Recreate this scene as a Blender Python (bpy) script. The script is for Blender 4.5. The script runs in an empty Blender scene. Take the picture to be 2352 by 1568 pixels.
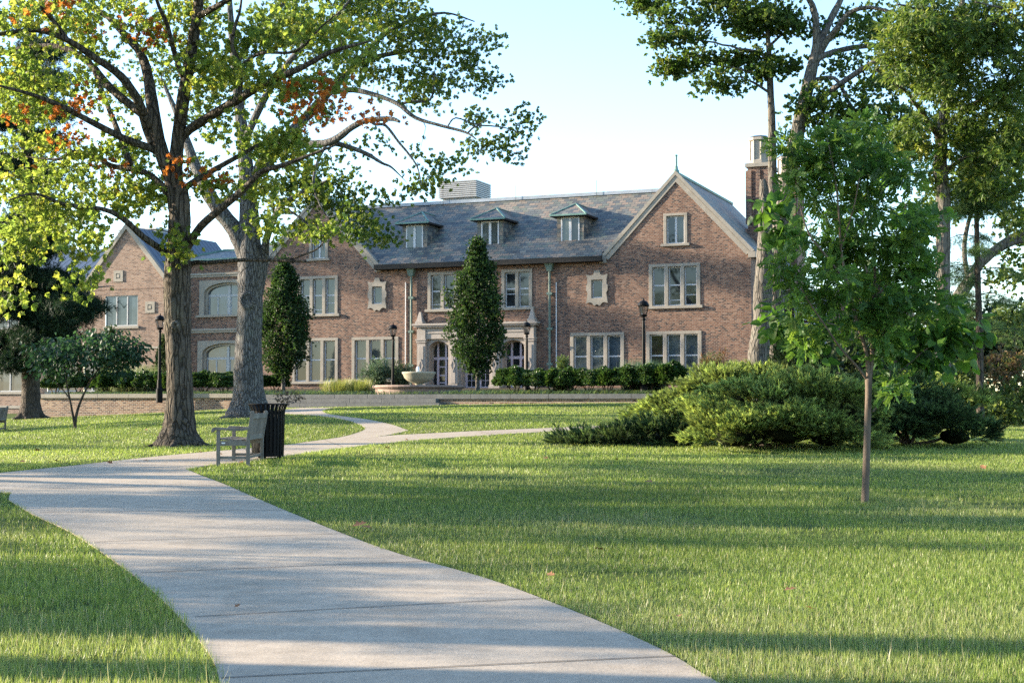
# A brick hall behind a park lawn in low evening sun.
SUN_EL, SUN_ROT = 14.5, -79.0      # degrees; rotation clockwise from straight ahead
SUN_STR, SKY_STR, EXPO = 5.0, .15, 1.95
OFFTREES = [(-14.5, 12.9, 2.2, .3, 'A'), (-13, 9.8, .9, 1.5, 'S'), (-18, 12.2, .4, 1.0, 'C'), (-13.5, 11.4, 1.0, .22, 'B'), (-16, 15.4, 4.6, .26, 'B'), (-19.5, 20.6, 3.4, .75, 'B'), (-22, 21.8, 1.0, .72, 'B'), (-36, 24.4, 2.4, .7, 'A'), (-25, 25.6, 1.5, .62, 'B'), (-28, 36.5, 3.0, .45, 'A'), (-36, 54, 1.0, .9, 'A'),
            (-56, 97.5, 2.0, 1.6, 'S'), (-48, -16, 5.0, 1.1, 'B'), (-58, -12, 3.3, 1.1, 'A'), (-70, -18, 4.0, 1.2, 'A'), (-46, -28, .3, 1.2, 'A'), (-64, -26, 1.3, 1.3, 'A'), (-80, -12, 2.3, 1.2, 'A'), (-90, -20, 0.3, 1.3, 'A')]
import bpy, bmesh, math, random
import numpy as np
from mathutils import Vector, Matrix
from mathutils.geometry import delaunay_2d_cdt

R = math.radians
rng = np.random.default_rng(7)
random.seed(7)
scene = bpy.context.scene
C = scene.collection

# ------------------------------------------------------------------ camera geometry
F, CX, CY = 3267.0, 1176.0, 784.0            # focal length and centre of a 2352 px wide frame
EYE = 1.55
PITCH = math.atan(138.0 / F)
_cp, _sp = math.cos(PITCH), math.sin(PITCH)

def ray(x, y):
    a = (x - CX) / F; b = (CY - y) / F
    return a, _cp - b * _sp, _sp + b * _cp

def at(x, y, Y):
    """world point on the sight line of (x, y) at forward distance Y"""
    a, b, c = ray(x, y); k = Y / b
    return Vector((a * k, Y, EYE + c * k))

# ------------------------------------------------------------------ terrain
_ctl = []
for (x, y, Y) in [(505,1568,7.35),(1645,1568,7.35),(2352,1568,7.2),(0,1568,7.6),(900,1307,12.05),(300,1307,12.2),
                  (2352,1250,13.8),(1176,1200,15.9),(0,1130,19.8),(300,1120,20.1),(545,1070,24.5),(410,1024,33.0),
                  (1987,1153,18.4),(1700,1035,29.0),(2352,1040,28.0),(1350,1020,31.0),(568,957,50.0),(172,985,46.0),
                  (0,996,48.0),(70,962,62.0),(300,955,70.0),(860,1002,36.0),(1280,988,38.0),(720,945,57.0),(800,937,62.0),
                  (1300,927,61.0),(1500,927,58.0),(2300,978,50.0),(0,1090,22.5),(1000,950,50.0),(540,940,66.0)]:
    p = at(x, y, Y); _ctl.append((p.x, p.y, p.z))
_ctl += [(-40,0,.2),(40,0,-.1),(0,-30,-.1),(-60,40,.35),(60,40,.5),(-60,90,.6),(60,90,1.2),(0,110,1.3),(0,1.0,.02),
         (-150,150,.8),(150,150,1.1),(-150,-40,0),(150,-40,0),(0,160,1.3)]
_ctl = np.array(_ctl, float)
def _tps_k(d2): return np.where(d2 > 1e-9, d2 * np.log(np.maximum(d2, 1e-9)) * .5, 0.0)
def _tps_fit(P, lam=.6):
    n = len(P); A = np.zeros((n + 3, n + 3)); S = P[:, :2] / 20.0
    d2 = ((S[:, None] - S[None]) ** 2).sum(-1)
    A[:n, :n] = _tps_k(d2) + lam * .02 * np.eye(n)
    A[:n, n] = 1; A[:n, n + 1:] = S; A[n, :n] = 1; A[n + 1:, :n] = S.T
    b = np.zeros(n + 3); b[:n] = P[:, 2]
    return np.linalg.solve(A, b), S
_tw, _ts = _tps_fit(_ctl)
def T(X, Y):
    X = np.clip(np.atleast_1d(np.asarray(X, float)), -150, 150); Y = np.clip(np.atleast_1d(np.asarray(Y, float)), -40, 160)
    out = np.empty(X.shape)
    xf, yf, of = X.ravel() / 20, Y.ravel() / 20, out.ravel()
    for i in range(0, len(xf), 100000):
        sx, sy = xf[i:i + 100000], yf[i:i + 100000]
        d2 = (sx[:, None] - _ts[None, :, 0]) ** 2 + (sy[:, None] - _ts[None, :, 1]) ** 2
        of[i:i + 100000] = _tps_k(d2) @ _tw[:-3] + _tw[-3] + sx * _tw[-2] + sy * _tw[-1]
    return of.reshape(X.shape)
def tz(x, y): return float(T(x, y)[0])

def ground(x, y):
    """where the sight line of (x, y) meets the lawn"""
    a, b, c = ray(x, y)
    Y = np.arange(3.0, 110.0, .1)
    g = EYE + c / b * Y - T(a / b * Y, Y)
    i = int(np.argmax(g < 0))
    if i == 0: return at(x, y, 60)
    t = g[i - 1] / (g[i - 1] - g[i]); yy = Y[i - 1] + .1 * t
    return Vector((a / b * yy, yy, tz(a / b * yy, yy)))

# ------------------------------------------------------------------ tagging
def tag(o, label=None, cat=None, group=None, kind=None):
    if label: o['label'] = label
    if cat: o['category'] = cat
    if group: o['group'] = group
    if kind: o['kind'] = kind
    return o
def empty(name, label, cat, loc=(0, 0, 0), rz=0, group=None):
    o = bpy.data.objects.new(name, None); C.objects.link(o)
    o.empty_display_size = .3
    o.location = loc; o.rotation_euler = (0, 0, rz)
    return tag(o, label, cat, group)
def link(name, me, parent=None, mat=None):
    o = bpy.data.objects.new(name, me); C.objects.link(o)
    if parent: o.parent = parent
    if mat and not me.materials: me.materials.append(mat)
    return o
def copy_tree(o, parent=None):
    c = o.copy(); C.objects.link(c)
    if parent: c.parent = parent
    for ch in list(o.children): copy_tree(ch, c)
    return c

# ------------------------------------------------------------------ mesh builder
class MB:
    def __init__(s): s.v, s.f = [], []
    def add(s, vs, fs):
        n = len(s.v); s.v += [tuple(p) for p in vs]; s.f += [tuple(i + n for i in f) for f in fs]; return s
    def box(s, x0, x1, y0, y1, z0, z1, M=None):
        vs = [Vector((x, y, z)) for z in (z0, z1) for y in (y0, y1) for x in (x0, x1)]
        if M is not None: vs = [M @ p for p in vs]
        return s.add(vs, [(0,2,3,1),(4,5,7,6),(0,1,5,4),(2,6,7,3),(0,4,6,2),(1,3,7,5)])
    def bar(s, p, q, w, h, up=(0, 0, 1)):
        """box beam from p to q, w wide (sideways) and h high"""
        p, q, up = Vector(p), Vector(q), Vector(up); d = (q - p).normalized()
        sd = d.cross(up).normalized(); u = sd.cross(d)
        vs = [e + sd * a * w / 2 + u * b * h / 2 for e in (p, q) for b in (-1, 1) for a in (-1, 1)]
        return s.add(vs, [(0,1,3,2),(4,6,7,5),(0,4,5,1),(2,3,7,6),(0,2,6,4),(1,5,7,3)])
    def tube(s, P, r, n=8, cap=True, jit=0.0):
        P = [Vector(p) for p in P]
        if not hasattr(r, '__len__'): r = [r] * len(P)
        prev = None; base = len(s.v)
        for i, p in enumerate(P):
            d = (P[min(i + 1, len(P) - 1)] - P[max(i - 1, 0)])
            d = d.normalized() if d.length > 1e-9 else Vector((0, 0, 1))
            if prev is None:
                a = d.orthogonal().normalized()
            else:
                a = prev - d * prev.dot(d)
                a = a.normalized() if a.length > 1e-6 else d.orthogonal().normalized()
            prev = a; b = d.cross(a)
            for k in range(n):
                t = 2 * math.pi * k / n
                rr = r[i] * (1 + jit * (random.random() - .5))
                s.v.append(tuple(p + (a * math.cos(t) + b * math.sin(t)) * rr))
        for i in range(len(P) - 1):
            o = base + i * n
            for k in range(n):
                s.f.append((o + k, o + (k + 1) % n, o + n + (k + 1) % n, o + n + k))
        if cap:
            s.f.append(tuple(base + k for k in range(n))[::-1])
            o = base + (len(P) - 1) * n; s.f.append(tuple(o + k for k in range(n)))
        return s
    def lathe(s, prof, n=24, c=(0, 0), a0=0.0, cap=True):
        base = len(s.v)
        for (r, z) in prof:
            for k in range(n):
                t = a0 + 2 * math.pi * k / n
                s.v.append((c[0] + r * math.cos(t), c[1] + r * math.sin(t), z))
        for i in range(len(prof) - 1):
            o = base + i * n
            for k in range(n):
                s.f.append((o + k, o + (k + 1) % n, o + n + (k + 1) % n, o + n + k))
        if cap:
            s.f.append(tuple(base + k for k in range(n))[::-1])
            o = base + (len(prof) - 1) * n; s.f.append(tuple(o + k for k in range(n)))
        return s
    def prism(s, poly, y0, y1):
        """polygon in (x, z) pushed from y0 to y1"""
        n = len(poly)
        vs = [(x, y0, z) for x, z in poly] + [(x, y1, z) for x, z in poly]
        fs = [tuple(range(n)), tuple(range(2 * n - 1, n - 1, -1))]
        fs += [(i, (i + 1) % n + 0, (i + 1) % n + n, i + n)[::-1] for i in range(n)]
        return s.add(vs, fs)
    def ring(s, outer, inner, y0, y1):
        """plate with an opening, polygons in (x, z)"""
        pts, tris = cdt([outer, inner])
        tris = [t for t in tris if not inside([sum(pts[i][k] for i in t) / 3 for k in (0, 1)], inner)]
        n = len(pts)
        s.add([(p[0], y0, p[1]) for p in pts] + [(p[0], y1, p[1]) for p in pts],
              [tuple(t) for t in tris] + [tuple(i + n for i in t[::-1]) for t in tris])
        for loop, flip in ((outer, 1), (inner, 0)):
            m = len(loop)
            fs = [(i, (i + 1) % m, (i + 1) % m + m, i + m) for i in range(m)]
            s.add([(x, y0, z) for x, z in loop] + [(x, y1, z) for x, z in loop], [f[::-1] if flip else f for f in fs])
        return s
    def build(s, name, mat, parent=None, smooth=False, bevel=0, recalc=True):
        me = bpy.data.meshes.new(name)
        me.from_pydata(s.v, [], s.f)
        bm = bmesh.new(); bm.from_mesh(me)
        if recalc: bmesh.ops.recalc_face_normals(bm, faces=bm.faces)
        uv = bm.loops.layers.uv.new('UVMap')
        for f in bm.faces:
            nx, ny, nz = abs(f.normal.x), abs(f.normal.y), abs(f.normal.z)
            for l in f.loops:
                p = l.vert.co
                if nz > .95: l[uv].uv = (p.x, p.y)
                elif nx > ny:
                    sl = math.sqrt(max(1 - nz * nz, .05)); l[uv].uv = (p.y, p.z / (sl if nz > .3 else 1))
                else:
                    sl = math.sqrt(max(1 - nz * nz, .05)); l[uv].uv = (p.x, p.z / (sl if nz > .3 else 1))
            f.smooth = smooth
        bm.to_mesh(me); bm.free()
        o = link(name, me, parent, mat)
        if bevel:
            b = o.modifiers.new('Bevel', 'BEVEL'); b.width = bevel; b.segments = 2; b.limit_method = 'ANGLE'
        return o

def cdt(loops, extra=()):
    pts, edges = [], []
    for L in loops:
        n = len(pts); pts += [Vector((p[0], p[1])) for p in L]
        edges += [(n + i, n + (i + 1) % len(L)) for i in range(len(L))]
    pts += [Vector((p[0], p[1])) for p in extra]
    r = delaunay_2d_cdt(pts, edges, [], 1, 1e-5)
    return r[0], r[2]
def inside(p, poly):
    x, y = p[0], p[1]; c = False; j = len(poly) - 1
    for i in range(len(poly)):
        xi, yi, xj, yj = poly[i][0], poly[i][1], poly[j][0], poly[j][1]
        if (yi > y) != (yj > y) and x < (xj - xi) * (y - yi) / (yj - yi) + xi: c = not c
        j = i
    return c
def inside_np(X, Y, poly):
    c = np.zeros(len(X), bool); j = len(poly) - 1
    for i in range(len(poly)):
        xi, yi, xj, yj = poly[i][0], poly[i][1], poly[j][0], poly[j][1]
        if yi != yj: c ^= ((yi > Y) != (yj > Y)) & (X < (xj - xi) * (Y - yi) / (yj - yi) + xi)
        j = i
    return c
def smooth_line(P, k=4):
    """Catmull-Rom through the points of any dimension"""
    P = [np.array(p, float) for p in P]; out = []
    for i in range(len(P) - 1):
        p0, p1, p2, p3 = P[max(i - 1, 0)], P[i], P[i + 1], P[min(i + 2, len(P) - 1)]
        for j in range(k):
            t = j / k
            out.append(.5 * (2 * p1 + (p2 - p0) * t + (2 * p0 - 5 * p1 + 4 * p2 - p3) * t * t + (3 * p1 - p0 - 3 * p2 + p3) * t ** 3))
    out.append(P[-1]); return out

# ------------------------------------------------------------------ materials
def newmat(name):
    m = bpy.data.materials.new(name); m.use_nodes = True
    nt = m.node_tree; nt.nodes.clear()
    return m, nt
def N(nt, t, **kw):
    n = nt.nodes.new(t)
    for k, v in kw.items():
        if k.startswith('_'): setattr(n, k[1:], v)
        else: n.inputs[k.replace('__', ' ')].default_value = v
    return n
def L(nt, a, b): nt.links.new(a, b)
def ramp(nt, fac, stops, interp='LINEAR'):
    r = N(nt, 'ShaderNodeValToRGB'); r.color_ramp.interpolation = interp
    e = r.color_ramp.elements
    while len(e) > 1: e.remove(e[-1])
    e[0].position = stops[0][0]; e[0].color = (*stops[0][1], 1)
    for p, c in stops[1:]:
        k = e.new(p); k.color = (*c, 1)
    L(nt, fac, r.inputs[0]); return r.outputs[0]
def mixc(nt, a, b, fac, mode='MIX'):
    m = N(nt, 'ShaderNodeMix', _data_type='RGBA', _blend_type=mode)
    if isinstance(fac, (int, float)): m.inputs[0].default_value = fac
    else: L(nt, fac, m.inputs[0])
    for s, k in ((a, 6), (b, 7)):
        if isinstance(s, tuple): m.inputs[k].default_value = (*s, 1)
        else: L(nt, s, m.inputs[k])
    return m.outputs[2]
def surf(nt, color, rough=.6, spec=.5, bump=None, bstr=.3, bdist=.02, metal=0.0, normal=None):
    b = N(nt, 'ShaderNodeBsdfPrincipled'); o = N(nt, 'ShaderNodeOutputMaterial')
    if isinstance(color, tuple): b.inputs['Base Color'].default_value = (*color, 1)
    else: L(nt, color, b.inputs['Base Color'])
    if isinstance(rough, (int, float)): b.inputs['Roughness'].default_value = rough
    else: L(nt, rough, b.inputs['Roughness'])
    b.inputs['Specular IOR Level'].default_value = spec
    b.inputs['Metallic'].default_value = metal
    if bump is not None:
        n = N(nt, 'ShaderNodeBump', Strength=bstr, Distance=bdist); L(nt, bump, n.inputs['Height']); L(nt, n.outputs[0], b.inputs['Normal'])
    L(nt, b.outputs[0], o.inputs[0]); return b
def coords(nt, kind='Object', scale=(1, 1, 1)):
    t = N(nt, 'ShaderNodeTexCoord'); m = N(nt, 'ShaderNodeMapping'); m.inputs['Scale'].default_value = scale
    L(nt, t.outputs[kind], m.inputs[0]); return m.outputs[0]
def noise(nt, co, scale, detail=4, rough=.55):
    n = N(nt, 'ShaderNodeTexNoise', Scale=scale, Detail=detail, Roughness=rough); L(nt, co, n.inputs['Vector']); return n.outputs[0]
def mottled(name, c1, c2, scale=6, rough=.7, bstr=.2, spec=.4, metal=0.0, bdist=.01, kind='Object', stretch=(1, 1, 1)):
    m, nt = newmat(name); co = coords(nt, kind, stretch)
    a = noise(nt, co, scale, 6, .65)
    col = ramp(nt, a, [(.3, c1), (.7, c2)])
    surf(nt, col, rough, spec, noise(nt, co, scale * 5, 4, .7), bstr, bdist, metal)
    return m
def bricks(name, stops, mortar, bw=.25, bh=.086, msize=.011, bstr=.8, offset=.5, rough=.85, patch=.35, spec=.25, bdist=.015, msmooth=.1, weather=1.0):
    m, nt = newmat(name); co = coords(nt, 'UV')
    b = N(nt, 'ShaderNodeTexBrick', Scale=1.0); b.offset = offset; b.squash = 1
    b.inputs['Color1'].default_value = (0, 0, 0, 1); b.inputs['Color2'].default_value = (1, 1, 1, 1); b.inputs['Mortar'].default_value = (.5, .5, .5, 1)
    b.inputs['Mortar Size'].default_value = msize; b.inputs['Mortar Smooth'].default_value = msmooth
    b.inputs['Brick Width'].default_value = bw; b.inputs['Row Height'].default_value = bh
    L(nt, co, b.inputs[0])
    # broad weathering shifts which brick colours dominate
    big = noise(nt, co, .35, 3, .5)
    mix = N(nt, 'ShaderNodeMath', _operation='MULTIPLY_ADD'); L(nt, big, mix.inputs[0]); mix.inputs[1].default_value = patch; L(nt, b.outputs[0], mix.inputs[2])
    sub = N(nt, 'ShaderNodeMath', _operation='SUBTRACT', _use_clamp=True); L(nt, mix.outputs[0], sub.inputs[0]); sub.inputs[1].default_value = patch / 2
    col = ramp(nt, sub.outputs[0], stops)
    fine = noise(nt, co, 30, 3, .6)
    col = mixc(nt, col, ramp(nt, fine, [(.3, (.72, .72, .72)), (.7, (1.18, 1.18, 1.18))]), .8, 'MULTIPLY')
    st = noise(nt, coords(nt, 'UV', (1.4, .12, 1)), 1.0, 4, .6)
    col = mixc(nt, col, mortar, b.outputs['Fac'])
    col = mixc(nt, col, ramp(nt, st, [(.3, (.74, .74, .76)), (.5, (1, 1, 1)), (.75, (1.1, 1.08, 1.05))]), weather, 'MULTIPLY')
    h = N(nt, 'ShaderNodeMath', _operation='SUBTRACT'); h.inputs[0].default_value = 1.0; L(nt, b.outputs['Fac'], h.inputs[1])
    h2 = N(nt, 'ShaderNodeMath', _operation='MULTIPLY_ADD'); L(nt, b.outputs[0], h2.inputs[0]); h2.inputs[1].default_value = .7; L(nt, h.outputs[0], h2.inputs[2])
    surf(nt, col, rough, spec, h2.outputs[0], bstr, bdist)
    return m
def leafmat(name, trans=.45, rough=.5, spec=.35, sat=1.0):
    m, nt = newmat(name)
    a = N(nt, 'ShaderNodeAttribute', _attribute_name='col')
    b = N(nt, 'ShaderNodeBsdfPrincipled', Roughness=rough); b.inputs['Specular IOR Level'].default_value = spec
    t = N(nt, 'ShaderNodeBsdfTranslucent'); mx = N(nt, 'ShaderNodeMixShader', Fac=trans); o = N(nt, 'ShaderNodeOutputMaterial')
    L(nt, a.outputs[0], b.inputs['Base Color'])
    tc = mixc(nt, a.outputs[0], (1.4, 1.42, 1.0), 1.0, 'MULTIPLY'); L(nt, tc, t.inputs['Color'])
    L(nt, b.outputs[0], mx.inputs[1]); L(nt, t.outputs[0], mx.inputs[2]); L(nt, mx.outputs[0], o.inputs[0])
    return m
def barkmat(name, dark, light, scale=9, zs=.16, bstr=1.0, bdist=.05):
    m, nt = newmat(name)
    co = coords(nt, 'Object', (1, 1, zs))
    w = N(nt, 'ShaderNodeTexNoise', Scale=2.2, Detail=3); L(nt, coords(nt, 'Object', (1, 1, .5)), w.inputs['Vector'])
    ad = N(nt, 'ShaderNodeVectorMath', _operation='MULTIPLY_ADD'); L(nt, w.outputs['Color'], ad.inputs[0]); ad.inputs[1].default_value = (.25, .25, .1); L(nt, co, ad.inputs[2])
    v = N(nt, 'ShaderNodeTexVoronoi', Scale=scale, _feature='DISTANCE_TO_EDGE'); L(nt, ad.outputs[0], v.inputs['Vector'])
    n = noise(nt, co, scale * 2.5, 6, .7)
    crack = ramp(nt, v.outputs['Distance'], [(.0, (0, 0, 0)), (.16, (1, 1, 1))])
    col = mixc(nt, ramp(nt, n, [(.3, dark), (.72, light)]), tuple(c * .3 for c in dark), ramp(nt, v.outputs['Distance'], [(.0, (.85, .85, .85)), (.1, (0, 0, 0))]))
    lich = noise(nt, coords(nt, 'Object'), 1.7, 4, .6)
    col = mixc(nt, col, (light[0] * .95, light[1] * 1.08, light[2] * .95), ramp(nt, lich, [(.52, (0, 0, 0)), (.75, (.5, .5, .5))]))
    h = N(nt, 'ShaderNodeMath', _operation='ADD'); L(nt, crack, h.inputs[0]); L(nt, n, h.inputs[1])
    surf(nt, col, .9, .2, h.outputs[0], bstr, bdist)
    return m
# ------------------------------------------------------------------ materials of the buildings
M_brick = bricks('brick_wall', [(0, (.048, .034, .034)), (.14, (.085, .05, .042)), (.3, (.15, .073, .05)), (.55, (.20, .10, .066)), (.78, (.25, .13, .085)), (1, (.29, .175, .125))], (.225, .18, .145), bw=.19, bh=.086, bdist=.02)
M_brick2 = bricks('pale_brick', [(0, (.12, .07, .055)), (.2, (.21, .12, .085)), (.55, (.28, .165, .115)), (1, (.33, .21, .155))], (.27, .225, .185), bstr=.5)
M_brickw = bricks('retaining_brick', [(0, (.07, .045, .04)), (.3, (.19, .10, .07)), (.7, (.30, .17, .11)), (1, (.38, .25, .17))], (.36, .31, .25), bw=.24, bh=.085, msize=.013)
M_slate = bricks('slate_roof', [(0, (.075, .08, .08)), (.18, (.105, .112, .108)), (.36, (.14, .142, .128)), (.5, (.13, .146, .116)), (.6, (.18, .152, .12)), (.82, (.24, .178, .132)), (1, (.19, .18, .15))], (.04, .042, .045),
                 bw=.40, bh=.25, msize=.012, bstr=.5, rough=.55, patch=.55, spec=.4, bdist=.02, weather=.7)
M_stone = mottled('limestone', (.24, .21, .17), (.32, .28, .23), 3, .8, .15)
M_stone_pink = mottled('portal_stone', (.28, .24, .205), (.36, .31, .27), 2.5, .8, .12)
M_bluestone = mottled('bluestone', (.085, .088, .088), (.15, .15, .145), 4, .75, .2)
M_copper = mottled('verdigris_copper', (.075, .155, .135), (.15, .265, .23), 5, .6, .1)
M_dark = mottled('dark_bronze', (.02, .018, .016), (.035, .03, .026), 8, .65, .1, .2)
M_pipe = mottled('weathered_copper', (.085, .13, .105), (.15, .20, .165), 3, .65, .1)
M_white = mottled('white_paint', (.46, .46, .48), (.54, .54, .55), 4, .5, .05)
M_lilac = mottled('lilac_paint', (.40, .335, .385), (.47, .40, .45), 4, .5, .05)
M_metalroof = None
M_louver = mottled('grey_louver', (.30, .30, .30), (.38, .38, .375), 3, .5, .05)
M_leadcap = mottled('lead_capping', (.24, .27, .30), (.33, .36, .40), 3, .5, .1)
M_iron = mottled('black_iron', (.003, .003, .0035), (.006, .006, .0065), 12, .5, .15, .12)

def glass(name, c1, c2, kind='Object', sc=.9, rough=.03):
    m, nt = newmat(name); co = coords(nt, kind)
    col = ramp(nt, noise(nt, co, sc, 3, .6), [(.35, c1), (.65, c2)])
    b = surf(nt, col, rough, .6, noise(nt, co, .8, 1), .012, .1)
    b.inputs['Coat Weight'].default_value = .0; b.inputs['Coat Roughness'].default_value = .02; b.inputs['Coat IOR'].default_value = 1.7
    return m
M_glass = glass('dark_glass', (.010, .012, .014), (.03, .034, .036))
M_blind = glass('glass_over_blind', (.05, .06, .056), (.085, .095, .085))
M_sky_glass = glass('sky_tint_glass', (.035, .05, .06), (.075, .10, .12))  # same glass, with the blue of reflected sky put into its colour
def _metalroof():
    m, nt = newmat('standing_seam'); co = coords(nt, 'UV')
    w = N(nt, 'ShaderNodeTexWave', Scale=.65, _wave_type='BANDS', _bands_direction='X'); L(nt, co, w.inputs[0])
    h = ramp(nt, w.outputs['Fac'], [(.82, (0, 0, 0)), (.95, (1, 1, 1))])
    surf(nt, mixc(nt, (.075, .09, .115), (.03, .036, .05), h), .4, .5, h, .6, .06, .25)
    return m
M_metalroof = _metalroof()

# ------------------------------------------------------------------ the brick hall
TH = R(22)
HX, HY = 7.559, 78.5
tu = Vector((math.cos(TH), -math.sin(TH), 0)); tn = Vector((-math.sin(TH), -math.cos(TH), 0))
def hall(u, off, z=0.0): return Vector((HX, HY, 0)) + tu * u + tn * off + Vector((0, 0, z))
house = empty('brick_house', 'long two storey brick hall with slate roof, two gables and three dormers', 'building', (HX, HY, 0), -TH)

def tudor(u0, u1, z0, zs, za, n=7):
    """opening with a flattened pointed arch: springing zs, apex za"""
    um = (u0 + u1) / 2; w = (u1 - u0) / 2; h = za - zs
    P = [(u0, z0), (u1, z0), (u1, zs)]
    for i in range(1, n): 
        t = i / n; P.append((u1 - w * (t ** 1.6 if t < .5 else .5 ** 1.6 + (t - .5) * (1 - .5 ** 1.6) / .5), zs + h * (1 - (1 - t) ** 1.9)))
    P.append((um, za))
    for (x, z) in P[-2:2:-1]: P.append((2 * um - x, z))
    P.append((u0, zs))
    return P

holes = []
def light(parent, a0, a1, z0, z1, y, mat, rail=.5, extra=None, fr=M_white, fw=.055):
    s = MB()
    s.box(a0, a0 + fw, y, y + .07, z0, z1).box(a1 - fw, a1, y, y + .07, z0, z1)
    s.box(a0 + fw, a1 - fw, y, y + .07, z0, z0 + fw).box(a0 + fw, a1 - fw, y, y + .07, z1 - fw, z1)
    if rail: zz = z0 + (z1 - z0) * rail; s.box(a0 + fw, a1 - fw, y + .004, y + .066, zz - fw * .7, zz + fw * .7)
    if extra:
        zz = z0 + (z1 - z0) * extra; s.box(a0 + fw, a1 - fw, y + .01, y + .06, zz - .02, zz + .02)
    s.build('sash', fr, parent)
    g = MB().box(a0 + fw * .5, a1 - fw * .5, y + .035, y + .05, z0 + fw * .5, z1 - fw * .5)
    g.build('pane', mat, parent)
def window(u0, u1, z0, z1, n, mats, extras=None, sill=True, rail=.53, jamb=.2, mull=.2, head=.17, parent=house, y=0.0, hole=True, vertical=False):
    if hole: holes.append((u0 + .03, u1 - .03, z0 + .03, z1 - .03))
    s = MB(); zb = z0 + (.16 if sill else .1)
    s.box(u0, u0 + jamb, y - .045, y + .3, zb, z1 - head).box(u1 - jamb, u1, y - .045, y + .3, zb, z1 - head)
    s.box(u0, u1, y - .05, y + .3, z1 - head, z1)
    if sill: s.box(u0 - .14, u1 + .14, y - .14, y + .3, z0, zb)
    else: s.box(u0, u1, y - .05, y + .3, z0, zb)
    w = (u1 - u0 - 2 * jamb - (n - 1) * mull) / n
    for i in range(1, n): x = u0 + jamb + i * w + (i - 1) * mull; s.box(x, x + mull, y - .04, y + .3, zb, z1 - head)
    o = s.build('window', M_stone, parent, bevel=.012)
    for i in range(n):
        a0 = u0 + jamb + i * (w + mull)
        light(o, a0 + .01, a0 + w - .01, zb + .01, z1 - head - .01, y + .13, mats[i % len(mats)], rail, extras[i % len(extras)] if extras else None)
    return o

G, B, S = M_glass, M_blind, M_sky_glass
window(-22.3, -19.5, 6.7, 9.17, 3, [B, B, B], [None, .12, .3])
window(-22.65, -19.47, 2.62, 5.4, 3, [G, B, B])
window(-18.53, -15.4, 2.72, 5.4, 3, [B, B, B])
window(-13.5, -11.6, 6.8, 9.14, 2, [G, G], [.14, .2])
window(-8.8, -6.9, 6.8, 9.14, 2, [G, G], [.38, .36])
window(-4.6, -1.42, 2.62, 5.41, 3, [S, S, S])
window(.02, 2.93, 6.65, 9.13, 3, [G, G, G], [None, .14, .27])
window(-.15, 2.99, 2.62, 5.41, 3, [G, S, S])
def attic(u0, u1, z0, z1):
    holes.append((u0 + .03, u1 - .03, z0 + .03, z1 - .03))
    s = MB().box(u0, u0 + .17, -.045, .3, z0 + .14, z1 - .14).box(u1 - .17, u1, -.045, .3, z0 + .14, z1 - .14)
    s.box(u0, u1, -.05, .3, z1 - .14, z1).box(u0 - .14, u1 + .14, -.14, .3, z0, z0 + .14)
    o = s.build('window', M_stone, house, bevel=.012); um = (u0 + u1) / 2
    light(o, u0 + .18, um, z0 + .15, z1 - .15, .12, G, None); light(o, um, u1 - .18, z0 + .15, z1 - .15, .125, B, None)
attic(.87, 2.22, 10.08, 11.9)
attic(-21.5, -20.2, 10.1, 11.74)
def cartouche(u0, u1, z0, z1):
    """little window in a carved, eared stone frame"""
    um = (u0 + u1) / 2; e = .13
    outer = [(u0 - e * .2, z0), (u0 + .18, z0 + .06), (um - .3, z0 + .02), (um - .16, z0 - .14), (um, z0 - .05), (um + .16, z0 - .14), (um + .3, z0 + .02), (u1 - .18, z0 + .06), (u1 + e * .2, z0),
             (u1 - .02, z0 + .3), (u1 - .06, z0 + .6), (u1 + .02, z0 + .72), (u1 + .02, z0 + 1.0), (u1 - .05, z0 + 1.1), (u1 - .04, z1 - .25), (u1 + e * .2, z1), (u1 - .22, z1 - .06),
             (um + .2, z1 - .02), (um + .15, z1 + .2), (um - .15, z1 + .2), (um - .2, z1 - .02), (u0 + .22, z1 - .06), (u0 - e * .2, z1), (u0 + .04, z1 - .25), (u0 + .05, z0 + 1.1), (u0 - .02, z0 + 1.0), (u0 - .02, z0 + .72), (u0 + .06, z0 + .6), (u0 + .02, z0 + .3)]
    a0, a1, b0, b1 = u0 + .27, u1 - .27, z0 + .28, z1 - .3
    inner = [(a0, b0), (a1, b0), (a1, b1), (a0, b1)]
    holes.append((a0, a1, b0, b1))
    s = MB().ring(outer, inner, -.09, .0).box(a0 - .1, a0 + .02, -.06, .3, b0, b1).box(a1 - .02, a1 + .1, -.06, .3, b0, b1).box(a0, a1, -.06, .3, b1 - .02, b1 + .1).box(a0, a1, -.06, .3, b0 - .1, b0 + .02)
    o = s.build('window', M_stone, house, bevel=.015)
    light(o, a0 + .03, a1 - .03, b0 + .03, b1 - .03, .1, G if u0 > -10 else B, None)
cartouche(-17.42, -16.22, 7.08, 8.72)
cartouche(-3.6, -2.38, 7.05, 8.68)
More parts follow.
